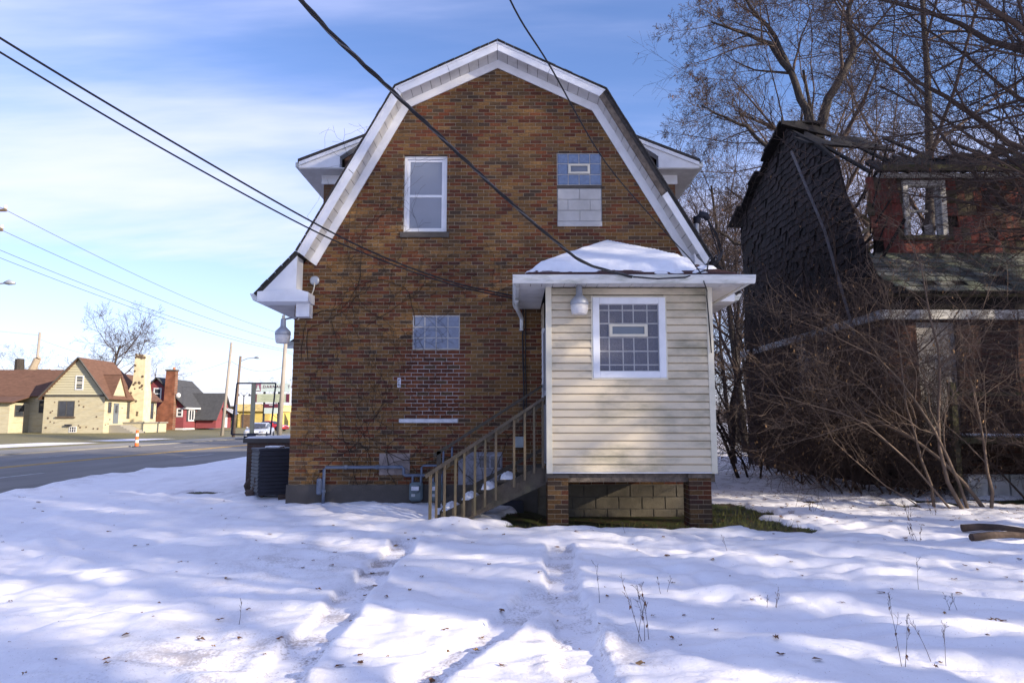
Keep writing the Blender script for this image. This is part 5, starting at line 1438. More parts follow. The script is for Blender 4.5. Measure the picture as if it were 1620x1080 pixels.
for k in range(40):
    y, z = rs.uniform(70.2, 80), rs.uniform(.5, 3.7)
    if 71.4 < y < 72.7 or (73.9 < y < 75.1 and z > 1.4): continue
    MB().lathe([(.0, .05), (rs.uniform(.04, .10), .03), (.08, -.04)], (-41.6, y, z), 6, 'X').build('stone', M_STONE, yh)
ch = MB().add([(-42.0, 74.6, GZ0-.2), (-40.1, 74.6, GZ0-.2), (-40.1, 76.1, GZ0-.2), (-42.0, 76.1, GZ0-.2), (-42.0, 74.6, 4.4), (-40.1, 74.6, 4.4), (-40.1, 76.1, 4.4), (-42.0, 76.1, 4.4),
               (-41.5, 74.7, 5.6), (-40.2, 74.7, 5.6), (-40.2, 75.9, 5.6), (-41.5, 75.9, 5.6), (-41.4, 74.7, 8.7), (-40.3, 74.7, 8.7), (-40.3, 75.9, 8.7), (-41.4, 75.9, 8.7)],
              [(a+i, a+(i+1) % 4, a+4+(i+1) % 4, a+4+i) for a in (0, 4, 8) for i in range(4)]+[(12, 13, 14, 15)]).build('chimney', mat('chimney_cream', (.58, .51, .33), .9, .15, 2, .2), yh)
for k in range(34):
    z = rs.choice((rs.uniform(.4, 8.5), rs.uniform(4.4, 5.7), rs.uniform(8.3, 8.75))); x = rs.uniform(-41.6 if z < 5 else -41.35, -40.3)
    MB().lathe([(.0, -.06), (.14, -.03), (.12, .05)], (x, 74.6 if z < 4.5 else 74.68, z), 6, 'Y').build('stone', M_STONE, ch)
for k in range(6):
    MB().box(-41.6, -39.4-.0+.32*(-k)+.6, 71.0, 73.4, GZ0-.1+k*.17, GZ0+.07+k*.17).build('step', M_WALK, yh)
MB().box(-41.6, -39.5, 73.5, 78.6, GZ0-.2, 1.22).build('stoop', M_YWALL, yh)
MB().box(-41.6, -39.35, 73.4, 78.7, 1.22, 1.34).build('stoop_slab', M_WALK, yh)
# wing and lean-to on the left
MB().box(-60, -47.8, 72.8, 79, GZ0-.3, 4.0).build('wing_wall', M_YWALL, yh)
MB().slab([(-62, 72.4, 3.98), (-46.2, 72.4, 3.98), (-45.6, 75.6, 7.0), (-60, 75.6, 7.0)], .12).build('wing_roof', M_BROOF, yh)
MB().slab([(-62, 79, 3.98), (-62, 72.4, 3.98), (-60, 75.6, 7.0)], .12).build('wing_hip', M_BROOF, yh)
simple_window(yh, 'y', -50.2, -48.3, 2.3, 3.6, 72.8, M_DKFR, M_WGLASS, .08, 2, True)
MB().box(-62, -51.2, 69.9, 72.8, GZ0-.3, 3.3).build('leanto', M_YWALL, yh)
MB().slab([(-62, 69.4, 3.28), (-50.6, 69.4, 3.28), (-50.9, 72.8, 4.05), (-62, 72.8, 4.05)], .1).build('leanto_roof', M_BROOF, yh)
simple_window(yh, 'x', 70.6, 71.9, 1.9, 3.1, -51.18, M_DKFR, M_WGLASS, .08)
MB().tube([(-52.9, 69.85, 3.2), (-53.0, 69.85, .1)], .05, 6).build('downpipe', M_BROOF, yh)
MB().box(-55.6, -55.35, 69.84, 69.9, 1.3, 2.6).build('wall_slot', M_STONE, yh)
# red house
M_RED = mat('red_clapboard', (0.20, 0.050, 0.058), 0.8, .12, 3, .3, 2, stretch=(.2, .2, 8))
M_GREYROOF = mat('grey_shingle', (0.055, 0.057, 0.063), .95, .2, 3, .3, 20)
M_CHIM = brick_tex('chimney_brick', (.24, .09, .05), (.20, .075, .045), (.18, .13, .1), bw=.5, rh=.16)
rh = thing('red_house', 'dark red clapboard house with grey roof and tall brick chimney', 'house', (-48, 98, GZ0))
MB().box(-53.2, -45.4, 95, 105, GZ0+.35, 3.6).build('wall', M_RED, rh)
MB().box(-53.15, -45.45, 95.02, 104.9, GZ0-.3, GZ0+.35).build('base', M_WFR, rh)
MB().prism([(-53.2, 3.6), (-45.4, 3.6), (-49.3, 7.3)], 95.01, 104).build('gable', M_RED, rh)
for k in range(24):
    z = .6+k*.27
    hw = 1 if z < 3.6 else max(0, (7.2-z)/3.7)
    if hw > .05: MB().prismx([(95.0, z), (94.955, z+.01), (95.0, z+.25)], -49.3-3.9*hw, -49.3+3.9*hw).build('clapboard', M_RED, rh)
MB().slab([(-45.0, 94.6, 3.25), (-45.0, 105, 3.25), (-49.3, 105, 7.4), (-49.3, 94.6, 7.4)], .12).build('roof', M_GREYROOF, rh)
MB().slab([(-49.3, 94.6, 7.4), (-49.3, 105, 7.4), (-53.6, 105, 3.25), (-53.6, 94.6, 3.25)], .12).build('roof', M_GREYROOF, rh)
MB().tube([(-49.3, 94.55, 7.42), (-53.6, 94.55, 3.27)], .09, 4).tube([(-49.3, 94.55, 7.42), (-45.0, 94.55, 3.27)], .09, 4).build('bargeboard', M_GREYROOF, rh)
MB().box(-45.42, -44.95, 94.7, 99.6, 3.1, 3.3).build('eave_trim', M_WFR, rh)
MB().prismx([(98.4, GZ0+.3), (103.6, GZ0+.3), (103.6, 1.9), (101, 5.3), (98.4, 1.9)], -45.3, -42.4).build('entry_wing', M_RED, rh)
MB().slab([(-42.1, 97.9, 1.5), (-46.5, 97.9, 1.5), (-47.6, 101, 5.45), (-42.1, 101, 5.45)], -.12).build('entry_roof', M_GREYROOF, rh)
MB().slab([(-42.1, 104.1, 1.5), (-46.5, 104.1, 1.5), (-47.6, 101, 5.45), (-42.1, 101, 5.45)], .12).build('entry_roof', M_GREYROOF, rh)
MB().box(-42.42, -42.34, 101.2, 102.2, .5, 2.5).build('door', M_WFR, rh)
for k in range(8):
    y = 100.2+k*.35
    MB().slab([(-42.3, y, 3.35), (-42.3, y+.35, 3.35), (-41.0, y+.35, 2.55), (-41.0, y, 2.55)], .05).build('awning_strip', M_WFR if k % 2 else M_ACDARK, rh)
cb = MB().add([(-48.9, 94.2, 0), (-46.5, 94.2, 0), (-46.5, 95, 0), (-48.9, 95, 0), (-48.7, 94.2, 3.2), (-46.5, 94.2, 3.2), (-46.5, 95, 3.2), (-48.7, 95, 3.2), (-47.9, 94.2, 4.2), (-46.5, 94.2, 4.2), (-46.5, 95, 4.2), (-47.9, 95, 4.2),
               (-47.8, 94.2, 8.3), (-46.5, 94.2, 8.3), (-46.5, 95, 8.3), (-47.8, 95, 8.3)], [(a+i, a+(i+1) % 4, a+4+(i+1) % 4, a+4+i) for a in (0, 4, 8) for i in range(4)]+[(12, 13, 14, 15)]).build('chimney', M_CHIM, rh)
MB().box(-47.9, -46.4, 94.1, 95.1, 8.3, 8.5).build('chimney_cap', M_CONC, cb)
MB().lathe([(.18, 8.5), (.15, 8.85)], (-46.9, 94.6, 0), 8).build('chimney_pot', mat('terracotta', (.4, .15, .07), .8, .1, 4, 0), cb)
simple_window(rh, 'y', -49.75, -48.65, 4.4, 6.0, 94.95, M_WFR, M_WGLASS, .16)
simple_window(rh, 'y', -50.2, -49.2, 2.0, 3.2, 94.95, M_WFR, M_WGLASS, .16)
simple_window(rh, 'y', -46.4, -45.55, 2.0, 3.2, 94.95, M_WFR, M_WGLASS, .16)
MB().box(-50.9, -50.3, 94.9, 95.0, .3, 3.0).build('side_door', M_DKFR, rh)
simple_window(rh, 'x', 96.2, 98.0, 1.4, 3.1, -45.35, M_WFR, M_WGLASS, .2, 2, False)
for y in (95.75, 98.05): MB().box(-45.39, -45.3, y, y+.4, 1.4, 3.1).build('shutter', M_GREYROOF, rh)
MB().lathe([(.0, -.10), (.25, -.05), (.35, .02)], (-46.1, 94.5, 4.95), 12, 'Y').build('satellite_dish', M_WFR, rh)
# yellow shop building
ys_b = thing('yellow_shop', 'low yellow flat-roofed shop building with brown doorway down the street', 'building', (-49, 130, 0))
M_SHOP = mat('shop_yellow', (.52, .40, .12), .85, .15, 1, .1)
MB().box(-56, -50.3, 128, 138, -.3, 3.9).build('wall', M_SHOP, ys_b)
MB().box(-50.3, -44.6, 126, 138, -.3, 3.2).build('wall', M_SHOP, ys_b)
MB().box(-50.6, -44.3, 125.4, 138, 3.2, 4.5).build('parapet', mat('shop_cream', (.60, .47, .22), .85, .1, 1, 0), ys_b)
MB().box(-56.3, -50.3, 127.5, 138, 3.9, 4.2).build('fascia', M_DKFR, ys_b)
MB().box(-49.6, -47.4, 125.9, 126, -.1, 2.6).build('doorway', mat('shop_door', (.16, .10, .06), .8, .2, 2, 0), ys_b)
MB().box(-42, -38, 133, 133.3, 0, 4).build('rear_shop', M_WFR, ys_b)
# roadside sign with stacked boards
sg = thing('roadside_sign', 'tall roadside sign of stacked grey green boards on two dark posts', 'sign', (-30, 85, 0))
M_SIGNB = mat('sign_pale', (.42, .50, .50), .6, .1, 2, 0); M_SIGNG = mat('sign_green', (.36, .40, .30), .6, .1, 2, 0); M_MAROON = mat('sign_maroon', (.10, .02, .04), .6, .1, 2, 0)
for x in (-30.85, -29.05): MB().box(x-.1, x+.1, 85.2, 85.4, -.2, 5.2).build('post', M_ACDARK, sg)
MB().box(-32.0, -27.6, 84.95, 85.2, 5.05, 6.1).build('board', M_SIGNB, sg)
MB().box(-32.0, -27.6, 84.95, 85.2, 3.75, 4.78).build('board', M_SIGNG, sg)
for x in (-32.05, -28.0): MB().box(x, x+.38, 84.9, 85.25, 3.74, 4.79).build('board_end', M_MAROON, sg)
MB().box(-30.7, -29.1, 84.95, 85.2, 3.07, 3.55).build('board', M_MAROON, sg)
MB().box(-30.7, -29.1, 84.95, 85.2, 2.35, 3.06).build('board', M_SIGNB, sg)
MB().box(-31.9, -31.2, 84.90, 84.95, 5.12, 6.03).build('emblem', mat('emblem_maroon', (.20, .09, .14), .6, .1, 3, 0), sg)
MB().prism([(-31.8, 5.2), (-31.3, 5.2), (-31.55, 5.95)], 84.88, 84.90).build('emblem_mark', M_SIGNB, sg)
def lettering(text, parent, x, y, z, size, m, name='lettering'):
    cu = bpy.data.curves.new('t', 'FONT'); cu.body = text; cu.size = size; cu.extrude = .01; cu.space_character = 1.25
    ob = bpy.data.objects.new('t', cu); COL.objects.link(ob)
    me = bpy.data.meshes.new_from_object(ob.evaluated_get(bpy.context.evaluated_depsgraph_get()))
    bpy.data.objects.remove(ob)
    me.transform(Matrix.Rotation(math.pi/2, 4, 'X')); me.materials.clear(); me.materials.append(m)
    return put(name, me, parent, (x, y, z))
lettering('DARNALL  TY', sg, -30.95, 84.93, 5.52, .50, M_MAROON)
for k in range(4):
    z = 4.55-k*.2
    MB().box(-31.2+.2*(k % 2), -28.5-.3*(k % 3), 84.935, 84.95, z, z+.05).build('text_line', mat('faint_text', (.25, .29, .22), .7, .1, 3, 0), sg)
MB().box(-30.1, -29.6, 84.93, 84.95, 3.35, 3.45).build('text_line', M_SIGNB, sg)
# empty sign frame in the front yard
ef = thing('empty_sign_frame', 'empty dark metal sign frame on a pale post beside the porch wall', 'sign frame', (-9.0, 24, 0))
fr = MB()
P4 = [(-9.78, 24, 1.02), (-8.42, 24, 1.02), (-8.30, 24, 2.80), (-9.66, 24, 2.80)]
for i in range(4): fr.tube([P4[i], P4[(i+1) % 4]], .028, 6)
fr.build('frame', M_ACDARK, ef)
MB().box(-9.13, -9.01, 23.94, 24.06, -.1, 2.78).build('post', mat('pale_post', (.40, .36, .22), .7, .15, 4, .1), ef)
MB().box(-9.2, -8.95, 23.92, 24.08, .85, 1.06).build('bracket', M_ACDARK, ef)
MB().box(-9.66, -9.62, 23.97, 24.03, 1.7, 2.05).build('plate', M_WFR, ef)
# traffic channeliser
tc_ = thing('traffic_tube', 'orange traffic tube with white bands at the far road edge', 'traffic cone', (-22.85, 42, RZ))
M_OR = mat('safety_orange', (.80, .14, .03), .6, .08, 6, 0)
MB().lathe([(.25, 0), (.24, .06), (.12, .07)], (-22.85, 42, RZ+.0), 12).build('base', M_ACDARK, tc_)
for k in range(5):
    MB().lathe([(.115-.008*k, .07+k*.19), (.108-.008*k, .26+k*.19)], (-22.85, 42, RZ), 14).build('band', M_OR if k % 2 == 0 else M_WFR, tc_, smooth=False)
# cars
def car(loc, rz, paint, label, tag_='car'):
    t = thing('parked_car' if 'parked' in label else 'car', label, 'car', loc)
    L, W = 4.6, 1.8
    def loft(secs, n_smooth=True):
        V = []; F = []
        k = len(secs[0])
        for s_ in secs: V += s_
        for i in range(len(secs)-1):
            for j in range(k): F.append((i*k+j, i*k+(j+1) % k, (i+1)*k+(j+1) % k, (i+1)*k+j))
        F += [tuple(range(k-1, -1, -1)), tuple(range((len(secs)-1)*k, len(secs)*k))]
        return MB().add(V, F)
    def sec(y, w, z0, z1, sh):   # rounded cross section
        return [(-w*.92, y, z0), (-w, y, z0+.12), (-w, y, z0+(z1-z0)*sh), (-w*.90, y, z1), (w*.90, y, z1), (w, y, z0+(z1-z0)*sh), (w, y, z0+.12), (w*.92, y, z0)]
    body = loft([sec(-2.30, .66, .36, .62, .6), sec(-2.22, .80, .25, .72, .7), sec(-1.75, .88, .20, .82, .75), sec(-.9, .90, .18, .92, .8), (sec(.2, .90, .18, .94, .8)), sec(1.3, .90, .18, .97, .8), sec(1.95, .87, .22, .99, .75), sec(2.24, .80, .28, .94, .7), sec(2.30, .70, .42, .80, .6)])
    def bl(mb_, name, m, smooth=True):
        o = mb_.build(name, m, None, (0, 0, 0), smooth); o.parent = t; o.location = (0, 0, 0); ORG[o.name] = loc; return o
    bl(body, 'body', paint)
    cab = loft([sec(-.85, .74, .90, .93, .5), sec(-.15, .66, .90, 1.36, .85), sec(.35, .64, .90, 1.43, .85), sec(.95, .64, .90, 1.40, .85), sec(1.75, .70, .92, 1.02, .6)])
    bl(cab, 'cabin', paint)
    bl(MB().slab([(-.66, -.86, .955), (.66, -.86, .955), (.55, -.24, 1.325), (-.55, -.24, 1.325)], .012), 'windscreen', M_WGLASS, False)
    bl(MB().slab([(.62, 1.72, 1.045), (-.62, 1.72, 1.045), (-.54, 1.1, 1.36), (.54, 1.1, 1.36)], .012), 'rear_window', M_WGLASS, False)
    for s_ in (-1, 1):
        for ya, yb, yc, yd in ((-.62, .30, .30, -.10), (.36, 1.35, .98, .36)):
            q = [(s_*.735, ya, .96), (s_*.725, yb, .96), (s_*.655, yc, 1.33), (s_*.66, yd, 1.30)]
            bl(MB().slab(q if s_ > 0 else q[::-1], .014), 'side_window', M_WGLASS, False)
        bl(MB().box(s_*.62-.16, s_*.62+.16, -2.31, -2.16, .60, .72), 'headlight', M_LENS)
        bl(MB().box(s_*.90-.08, s_*.90+.08, -.72, -.60, .93, 1.05), 'mirror', paint)
        for y in (-1.42, 1.36):
            w_ = bl(MB().lathe([(.20, s_*.78), (.32, s_*.79), (.33, s_*.90), (.21, s_*.915)], (0, y, .33), 18, 'X'), 'tyre', M_BLACK)
            r_ = MB().lathe([(.0, s_*.905), (.21, s_*.912), (.205, s_*.88)], (0, y, .33), 12, 'X').build('rim', M_GALV, None)
            r_.parent = w_; r_.location = (0, 0, 0)
    bl(MB().box(-.42, .42, -2.325, -2.28, .42, .56), 'grille', M_ACDARK)
    bl(MB().box(-.75, .75, -2.25, -2.1, .22, .34), 'lower_bumper', M_ACDARK)
    t.rotation_euler = (0, 0, rz); t.scale = (1, 1, 1)
    return t
M_CARW = mat('car_white', (.72, .73, .75), .25, .02, 2, 0, spec=.5, coat=.6); M_CARR = mat('car_red', (.45, .02, .03), .25, .05, 2, 0, spec=.5, coat=.6)
car((-22.0, 60, RZ), math.radians(8), M_CARW, 'white sedan driving along the far lane of the road')
car((-34.2, 98, .05), math.radians(75), M_CARR, 'red car parked under the roadside sign boards')
# utility poles and street lamps
M_POLE = mat('pole_wood', (.29, .26, .23), .9, .2, 3, .2, 10, stretch=(3, 3, .4)); M_POLED = mat('pole_dark', (.15, .11, .085), .9, .2, 3, .2, 10)
def pole(name, label, loc, top, r, m, arms=(), grp='wooden utility poles along the street'):
    t = thing(name, label, 'pole', loc, grp)
    MB().tube([loc, (loc[0]+top[0], loc[1]+top[1], loc[2]+top[2])], [r, r*.72], 10).build('shaft', m, t, smooth=True)
    for z, half, ax in arms:
        x, y = loc[0]+top[0]*z/top[2], loc[1]
        if ax == 'X': MB().box(x-half, x+half, y-.2, y-.1, z-.06, z+.06).build('crossarm', M_POLED, t)
        for s_ in (-1, -.5, .5, 1): MB().lathe([(.05, 0), (.09, .05), (.05, .2)], (x+half*.95*s_, y-.15, z+.06), 8).build('insulator', M_CREAM, t)
    return t
def lamp_arm(t, base, tipdx, z, dz=.5):
    x, y = base
    MB().tube([(x, y, z), (x+tipdx*.4, y, z+dz*.8), (x+tipdx*.85, y, z+dz)], .04, 6).build('lamp_arm', M_GALV, t)
    MB().tube([(x+tipdx*.8, y, z+dz), (x+tipdx*.95, y, z+dz+.03), (x+tipdx*1.15, y, z+dz-.02)], [.06, .14, .07], 8).build('lamp_head', M_GALV, t, smooth=True)
pA = pole('utility_pole', 'wooden utility pole carrying the street lamp over the far pavement', (-26.3, 33.2, -.2), (0, 0, 12.3), .17, M_POLE, ((11.9, 1.1, 'X'), (10.9, 1.0, 'X')))
lamp_arm(pA, (-26.3, 33.2), 1.5, 7.8, .45)
pole('utility_pole', 'pale thick utility pole rising beside the roof corner lamp', (-25.35, 75, -.2), (.35, 0, 11.3), .26, M_POLE, ())
pole('utility_pole', 'pale bare utility pole between the red house and the shop', (-29.9, 71, -.2), (.55, 0, 9.8), .17, M_POLE)
pB = pole('lamp_pole', 'dark wooden pole with a curved street lamp arm', (-26.7, 66, -.2), (.35, 0, 7.9), .15, M_POLED)
lamp_arm(pB, (-26.35, 66), 1.7, 7.2, .35)
pole('utility_pole', 'utility pole with a crossarm behind the cream house roof', (-70, 100, 0), (.3, 0, 14.4), .25, M_POLE, ((8.9, 2.2, 'X'),))
pole('utility_pole', 'thin utility pole just behind the stone-studded chimney', (-60.5, 113, 0), (.2, 0, 12), .16, M_POLE)
for lx, ly in ((-47.0, 120), (-62, 130), (-57, 128)):
    t = thing('street_lamp', 'small black two-armed street lamp far down the street', 'street lamp', (lx, ly, 0), 'black street lamps far down the street')
    MB().tube([(lx, ly, 0), (lx, ly, 6)], .1, 6).build('post', M_ACDARK, t)
    for s_ in (-1, 1):
        MB().tube([(lx, ly, 5.6), (lx+s_*.5, ly, 6.3), (lx+s_*1.0, ly, 6.1)], .05, 5).build('arm', M_ACDARK, t)
        MB().lathe([(.05, .2), (.3, 0), (.2, -.15)], (lx+s_*1.0, ly, 5.9), 8).build('lamp', M_ACDARK, t)
# power lines
def catmull(pts, n=8):
    p = [Vector(q) for q in pts]; p = [p[0]*2-p[1]]+p+[p[-1]*2-p[-2]]; out = []
    for i in range(1, len(p)-2):
        for k in range(n):
            t = k/n
            out.append(.5*((2*p[i])+(p[i+1]-p[i-1])*t+(2*p[i-1]-5*p[i]+4*p[i+1]-p[i+2])*t*t+(3*p[i]-p[i-1]-3*p[i+1]+p[i+2])*t**3))
    out.append(p[-2]); return out
def sag(a, b, s_, n=24):
    a, b = Vector(a), Vector(b)
    return [a.lerp(b, i/n)-Vector((0, 0, s_*4*(i/n)*(1-i/n))) for i in range(n+1)]
def wire(name, label, pts, r, m=M_BLACK, grp=None, n=6):
    return tag(MB().tube(pts, r, n).build(name, m, smooth=True), label, 'cable', grp)
main = catmull([(-4.2, -2.5, 6.3), (-2.6, 2.0, 5.2), (-1.66, 5.0, 4.78), (-1.40, 5.7, 4.71), (-1.15, 6.3, 4.66), (-.75, 7.1, 4.53), (-.08, 8.2, 4.24), (.60, 9.0, 3.89), (1.08, 9.5, 3.70), (1.73, 9.68, 3.56)], 10)
tw = thing('service_cable', 'thick twisted service cable dropping to the porch gutter', 'cable', (1.7, 9.7, 3.5))
for ph, m_, r_ in ((0, M_BLACK, .0125), (2.1, M_BLACK, .0125), (4.2, M_ALU, .008)):
    pts = []
    acc = 0
    for i, p in enumerate(main):
        if i: acc += (main[i]-main[i-1]).length
        a = acc*2*math.pi/.85+ph
        pts.append(p+Vector((math.cos(a)*.012, 0, math.sin(a)*.012)))
    MB().tube(pts, r_, 6).build('conductor', m_, tw, smooth=True)
for dz, lb in ((0, 'upper of the two black cables crossing to the porch corner'), (-.155, 'lower of the two black cables crossing to the porch corner')):
    q = [(-7.6, 2.0, 6.6+dz), (-6.4, 5.2, 6.0+dz), (-5.57, 7.0, 5.63+dz), (-4.65, 8.6, 5.245+dz*1.1), (-3.2, 10.2, 4.60+dz*.85), (-2.18, 11.0, 4.20+dz*.45), (-.99, 11.7, 3.88+dz*.3), (.14, 12.1, 3.70+dz*.3)]
    wire('drop_cable', lb, catmull(q), .0135 if dz == 0 else .012)
wire('drop_cable', 'thin black cable falling to the right corner of the porch', catmull([(-1.2, 1.0, 5.4), (-.5, 3.4, 5.0), (-.03, 5.0, 4.80), (.36, 6.0, 4.75), (1.15, 8.0, 4.60), (2.12, 9.3, 4.14), (2.56, 9.66, 3.83), (2.80, 9.75, 3.55)]), .008)
A0 = [(-25.4, 33.05, 12.0), (-25.6, 33.05, 11.0), (-25.9, 33.1, 10.1), (-26.0, 33.1, 9.75)]; B0 = [(-25.1, 75, 10.9), (-25.1, 75, 10.1), (-25.15, 75, 9.3), (-25.15, 75, 9.1)]
for i, nm in enumerate(('top', 'second', 'third', 'lowest')):
    wire('power_line', f'thin power line strung between the street poles, {nm} of four', sag(A0[i], B0[i], .55)+sag(B0[i], (-25, 140, B0[i][2]-.5), .6)[1:], .014, M_ALU, 'power lines along the street', 4)
    a = Vector(A0[i]); wire('power_line', f'near span of the power line, {nm} of four, ending at the lamp pole', sag((-26, -6, a.z), a, .5), .014, M_ALU, 'power lines along the street', 4)
for i, (a, b) in enumerate((((-60.3, 113, 9.2), (-29.4, 71, 7.7)), ((-29.4, 71, 7.7), (-25.1, 75, 7.4)), ((-60.3, 113, 8.2), (-25.1, 75, 5.2)), ((-69.7, 100, 13.4), (-60.3, 113, 11.0)), ((-110, 70, 19.0), (-69.7, 100, 14.0)))):
    wire('power_line', ['power line from the chimney pole to the bare pole', 'short power line between the bare pole and the pale thick pole', 'low power line passing over the red house', 'power line from the crossarm pole towards the chimney', 'power line rising to the crossarm pole behind the cream house'][i], sag(a, b, .8), .018, M_ALU, 'power lines along the street', 4)
# trees across the street
make_tree('bare_tree', 'broad bare tree spreading behind the cream house gable', 'tree', (-57, 96, 0), tp(**{**MID.__dict__, 'rmin': .012, 'ratio': (.78, .58, .52, .5), 'ang': (.95, .75, .7, .7), 't0': (.42, .2, .15, .15), 'n': (10, 9, 8, 5)}), 71, 13.0, .40, (.02, 0, 1), leaf=0)
make_tree('bare_tree', 'bare tree with rusty twigs at the left end of the cream house', 'tree', (-74.5, 92, 0), tp(**{**MID.__dict__, 'rmin': .014}), 72, 12, .28, (.05, 0, 1), mt=M_TWIGRED)
t = thing('cut_tree', 'pollarded tree with two cut trunks behind the cream house wing', 'tree', (-63, 88, 0))
MB().tube([(-63.3, 88, 0), (-63.2, 88, 5), (-63.6, 88, 7.6), (-63.7, 88, 9.4)], [.75, .65, .6, .5], 10).build('trunk', M_BARK, t)
MB().tube([(-63.2, 88, 4), (-62.3, 88, 7.2), (-61.4, 88, 9.4), (-61.2, 88, 9.6)], [.5, .45, .42, .36], 10).build('pale_trunk', mat('peeled_wood', (.34, .28, .21), .9, .2, 3, .2), t)
for k, (x, y, s_) in enumerate(((-40, 118, .7), (-37.5, 122, .6), (-44, 150, 1.0), (-36, 175, 1.1), (-80, 150, 1.3), (-100, 140, 1.2), (-50, 190, 1.2))):
    c = copy_tree((wood, wood2)[k % 2]); c.location = (x, y, 0); c.scale = (s_, s_, s_*.8); c.rotation_euler = (0, 0, k)
    c['label'] = 'small bare tree far down the street behind the houses'; c['group'] = 'bare trees far down the street'
# far wooded rise round the horizon
def hills():
    V = []; Q = []; n = 180
    for i in range(n+1):
        a = -math.pi*.95+1.9*math.pi*i/n
        R_ = 420; x, y = R_*math.sin(a), R_*math.cos(a)
        h = 6.5+2.5*float(vnoise(np.array([i*.21]), np.array([.5]), 91)[0])+1.3*float(vnoise(np.array([i*1.9]), np.array([.5]), 92)[0])
        V += [(x, y, -2), (x*1.02, y*1.02, h), (x*1.25, y*1.25, h*.9)]
    for i in range(n):
        k = i*3; Q += [(k, k+3, k+4, k+1), (k+1, k+4, k+5, k+2)]
    struct(put('hills', quads_mesh('hills', V, Q, mat('far_wood', (.13, .105, .10), .95, .3, .05, 0))))
hills()
# ------------------------------------------------------------------ yard details on the left
ac = thing('air_conditioner', 'dark louvred air conditioner unit standing behind the house corner', 'air conditioner', (-4.62, 13.4, 0))
MB().box(-.33, .33, -.33, .33, .06, .88).build('casing', M_ACDARK, None); o = bpy.data.objects[-1] if False else COL.objects[-1]
o.parent = ac; ORG[o.name] = ORG[ac.name]
for sy in range(4):
    for k in range(11):
        z = .12+k*.067
        m_ = MB().prismx([(-.335, z), (-.352, z+.004), (-.335, z+.05)], -.31, .31)
        me = m_.mesh('louvre', M_ACDARK); me.transform(Matrix.Rotation(sy*math.pi/2, 4, 'Z'))
        o = put('louvre', me); o.parent = ac
o = MB().box(-.35, .35, -.35, .35, .88, .93).build('lid', M_ACDARK, None, bevel=.01); o.parent = ac
ac.location = (-4.62, 13.4, gz(-4.62, 13.4)); ac.rotation_euler = (0, 0, math.radians(32))
tag(MB().box(-4.75, -4.45, 13.25, 13.55, gz(-4.62, 13.4)+.93, gz(-4.62, 13.4)+.965).build('unit_snow', MATS['roof_snow'], bevel=.015), 'scrap of snow on the air conditioner lid', 'snow')
M_LOG = mat('broken_wood', (.06, .042, .034), .95, .5, 6, .7, 20)
for k, (x, y, L, an, r_, lb) in enumerate(((-5.55, 14.6, .45, 1.3, .10, 'dark broken wood stump standing in the snow by the porch wall'), (-5.0, 13.3, .40, .9, .11, 'splintered wood chunk in the snow near the house corner'), (-4.75, 13.2, .35, 1.9, .09, 'upright splintered wood chunk beside the air conditioner'), (-4.3, 12.9, .8, .08, .07, 'broken log lying at the foot of the brick corner'))):
    z = gz(x, y); R = random.Random(k)
    pts = [(x+math.cos(an)*L*i/5+R.uniform(-.03, .03), y+R.uniform(-.03, .03), z+.02+math.sin(an)*L*i/5) for i in range(6)]
    tag(MB().tube(pts, [r_*R.uniform(.6, 1.25)*(1-.08*i) for i in range(6)], 7).build('broken_log', M_LOG), lb, 'log', 'broken wood in the snow')
# downed branch at the right edge
for k, (x, y, an, L) in enumerate(((6.3, 8.7, .1, 1.6), (6.5, 9.2, -.25, 1.3))):
    R = random.Random(200+k); pts = [(x+math.cos(an)*L*(i/6-.4), y+math.sin(an)*L*(i/6-.4), gz(x, y)+.05+.03*math.sin(i)) for i in range(7)]
    tag(MB().tube(pts, [.05*(1-.09*i) for i in range(7)], 7).build('fallen_branch', M_LOG), ['thick dark branch half buried in the snow', 'thinner dark branch lying behind the half buried one'][k], 'branch', 'fallen branches on the snow')
# ------------------------------------------------------------------ dead leaves on the snow
def leaf_shape(R, s_, lobed):
    n = 12 if lobed else 8; V = [(0, 0, .012*s_/.05)]
    for i in range(n):
        a = 2*math.pi*i/n; rr_ = s_*(1 if not lobed else (1.0 if i % 2 == 0 else .5))*R.uniform(.75, 1.1)
        V.append((rr_*math.cos(a), rr_*.55*math.sin(a), s_*R.uniform(.0, .45)))
    return V, [(0, i+1, (i+1) % n+1) for i in range(n)]
rl = random.Random(12)
protos = []
for k in range(6):
    V, F = leaf_shape(rl, .04, k % 2 == 0)
    protos.append(MB().add(V, F).mesh('fallen_leaf', (M_LEAF, M_LEAFTAN)[k % 3 == 1]))
LABS = ['dark red brown curled leaf lying on the snow', 'tan curled leaf lying on the snow']
for i in range(60):
    while True:
        y = 4.2+9.0*rl.random()**1.6; x = rl.uniform(-.72, .72)*y
        if not (-4 < x < 3.6 and y > 9.7): break
    k = rl.randrange(6)
    o = put('fallen_leaf', protos[k], None, (x, y, gz(x, y)+.004), rl.uniform(0, 6.28))
    s_ = rl.uniform(.5, 1.25); o.scale = (s_, s_, s_); 
    tan = k % 3 == 1
    tag(o, LABS[1 if tan else 0], 'leaf', 'tan leaves on the snow' if tan else 'dark leaves on the snow')
lit = MB()
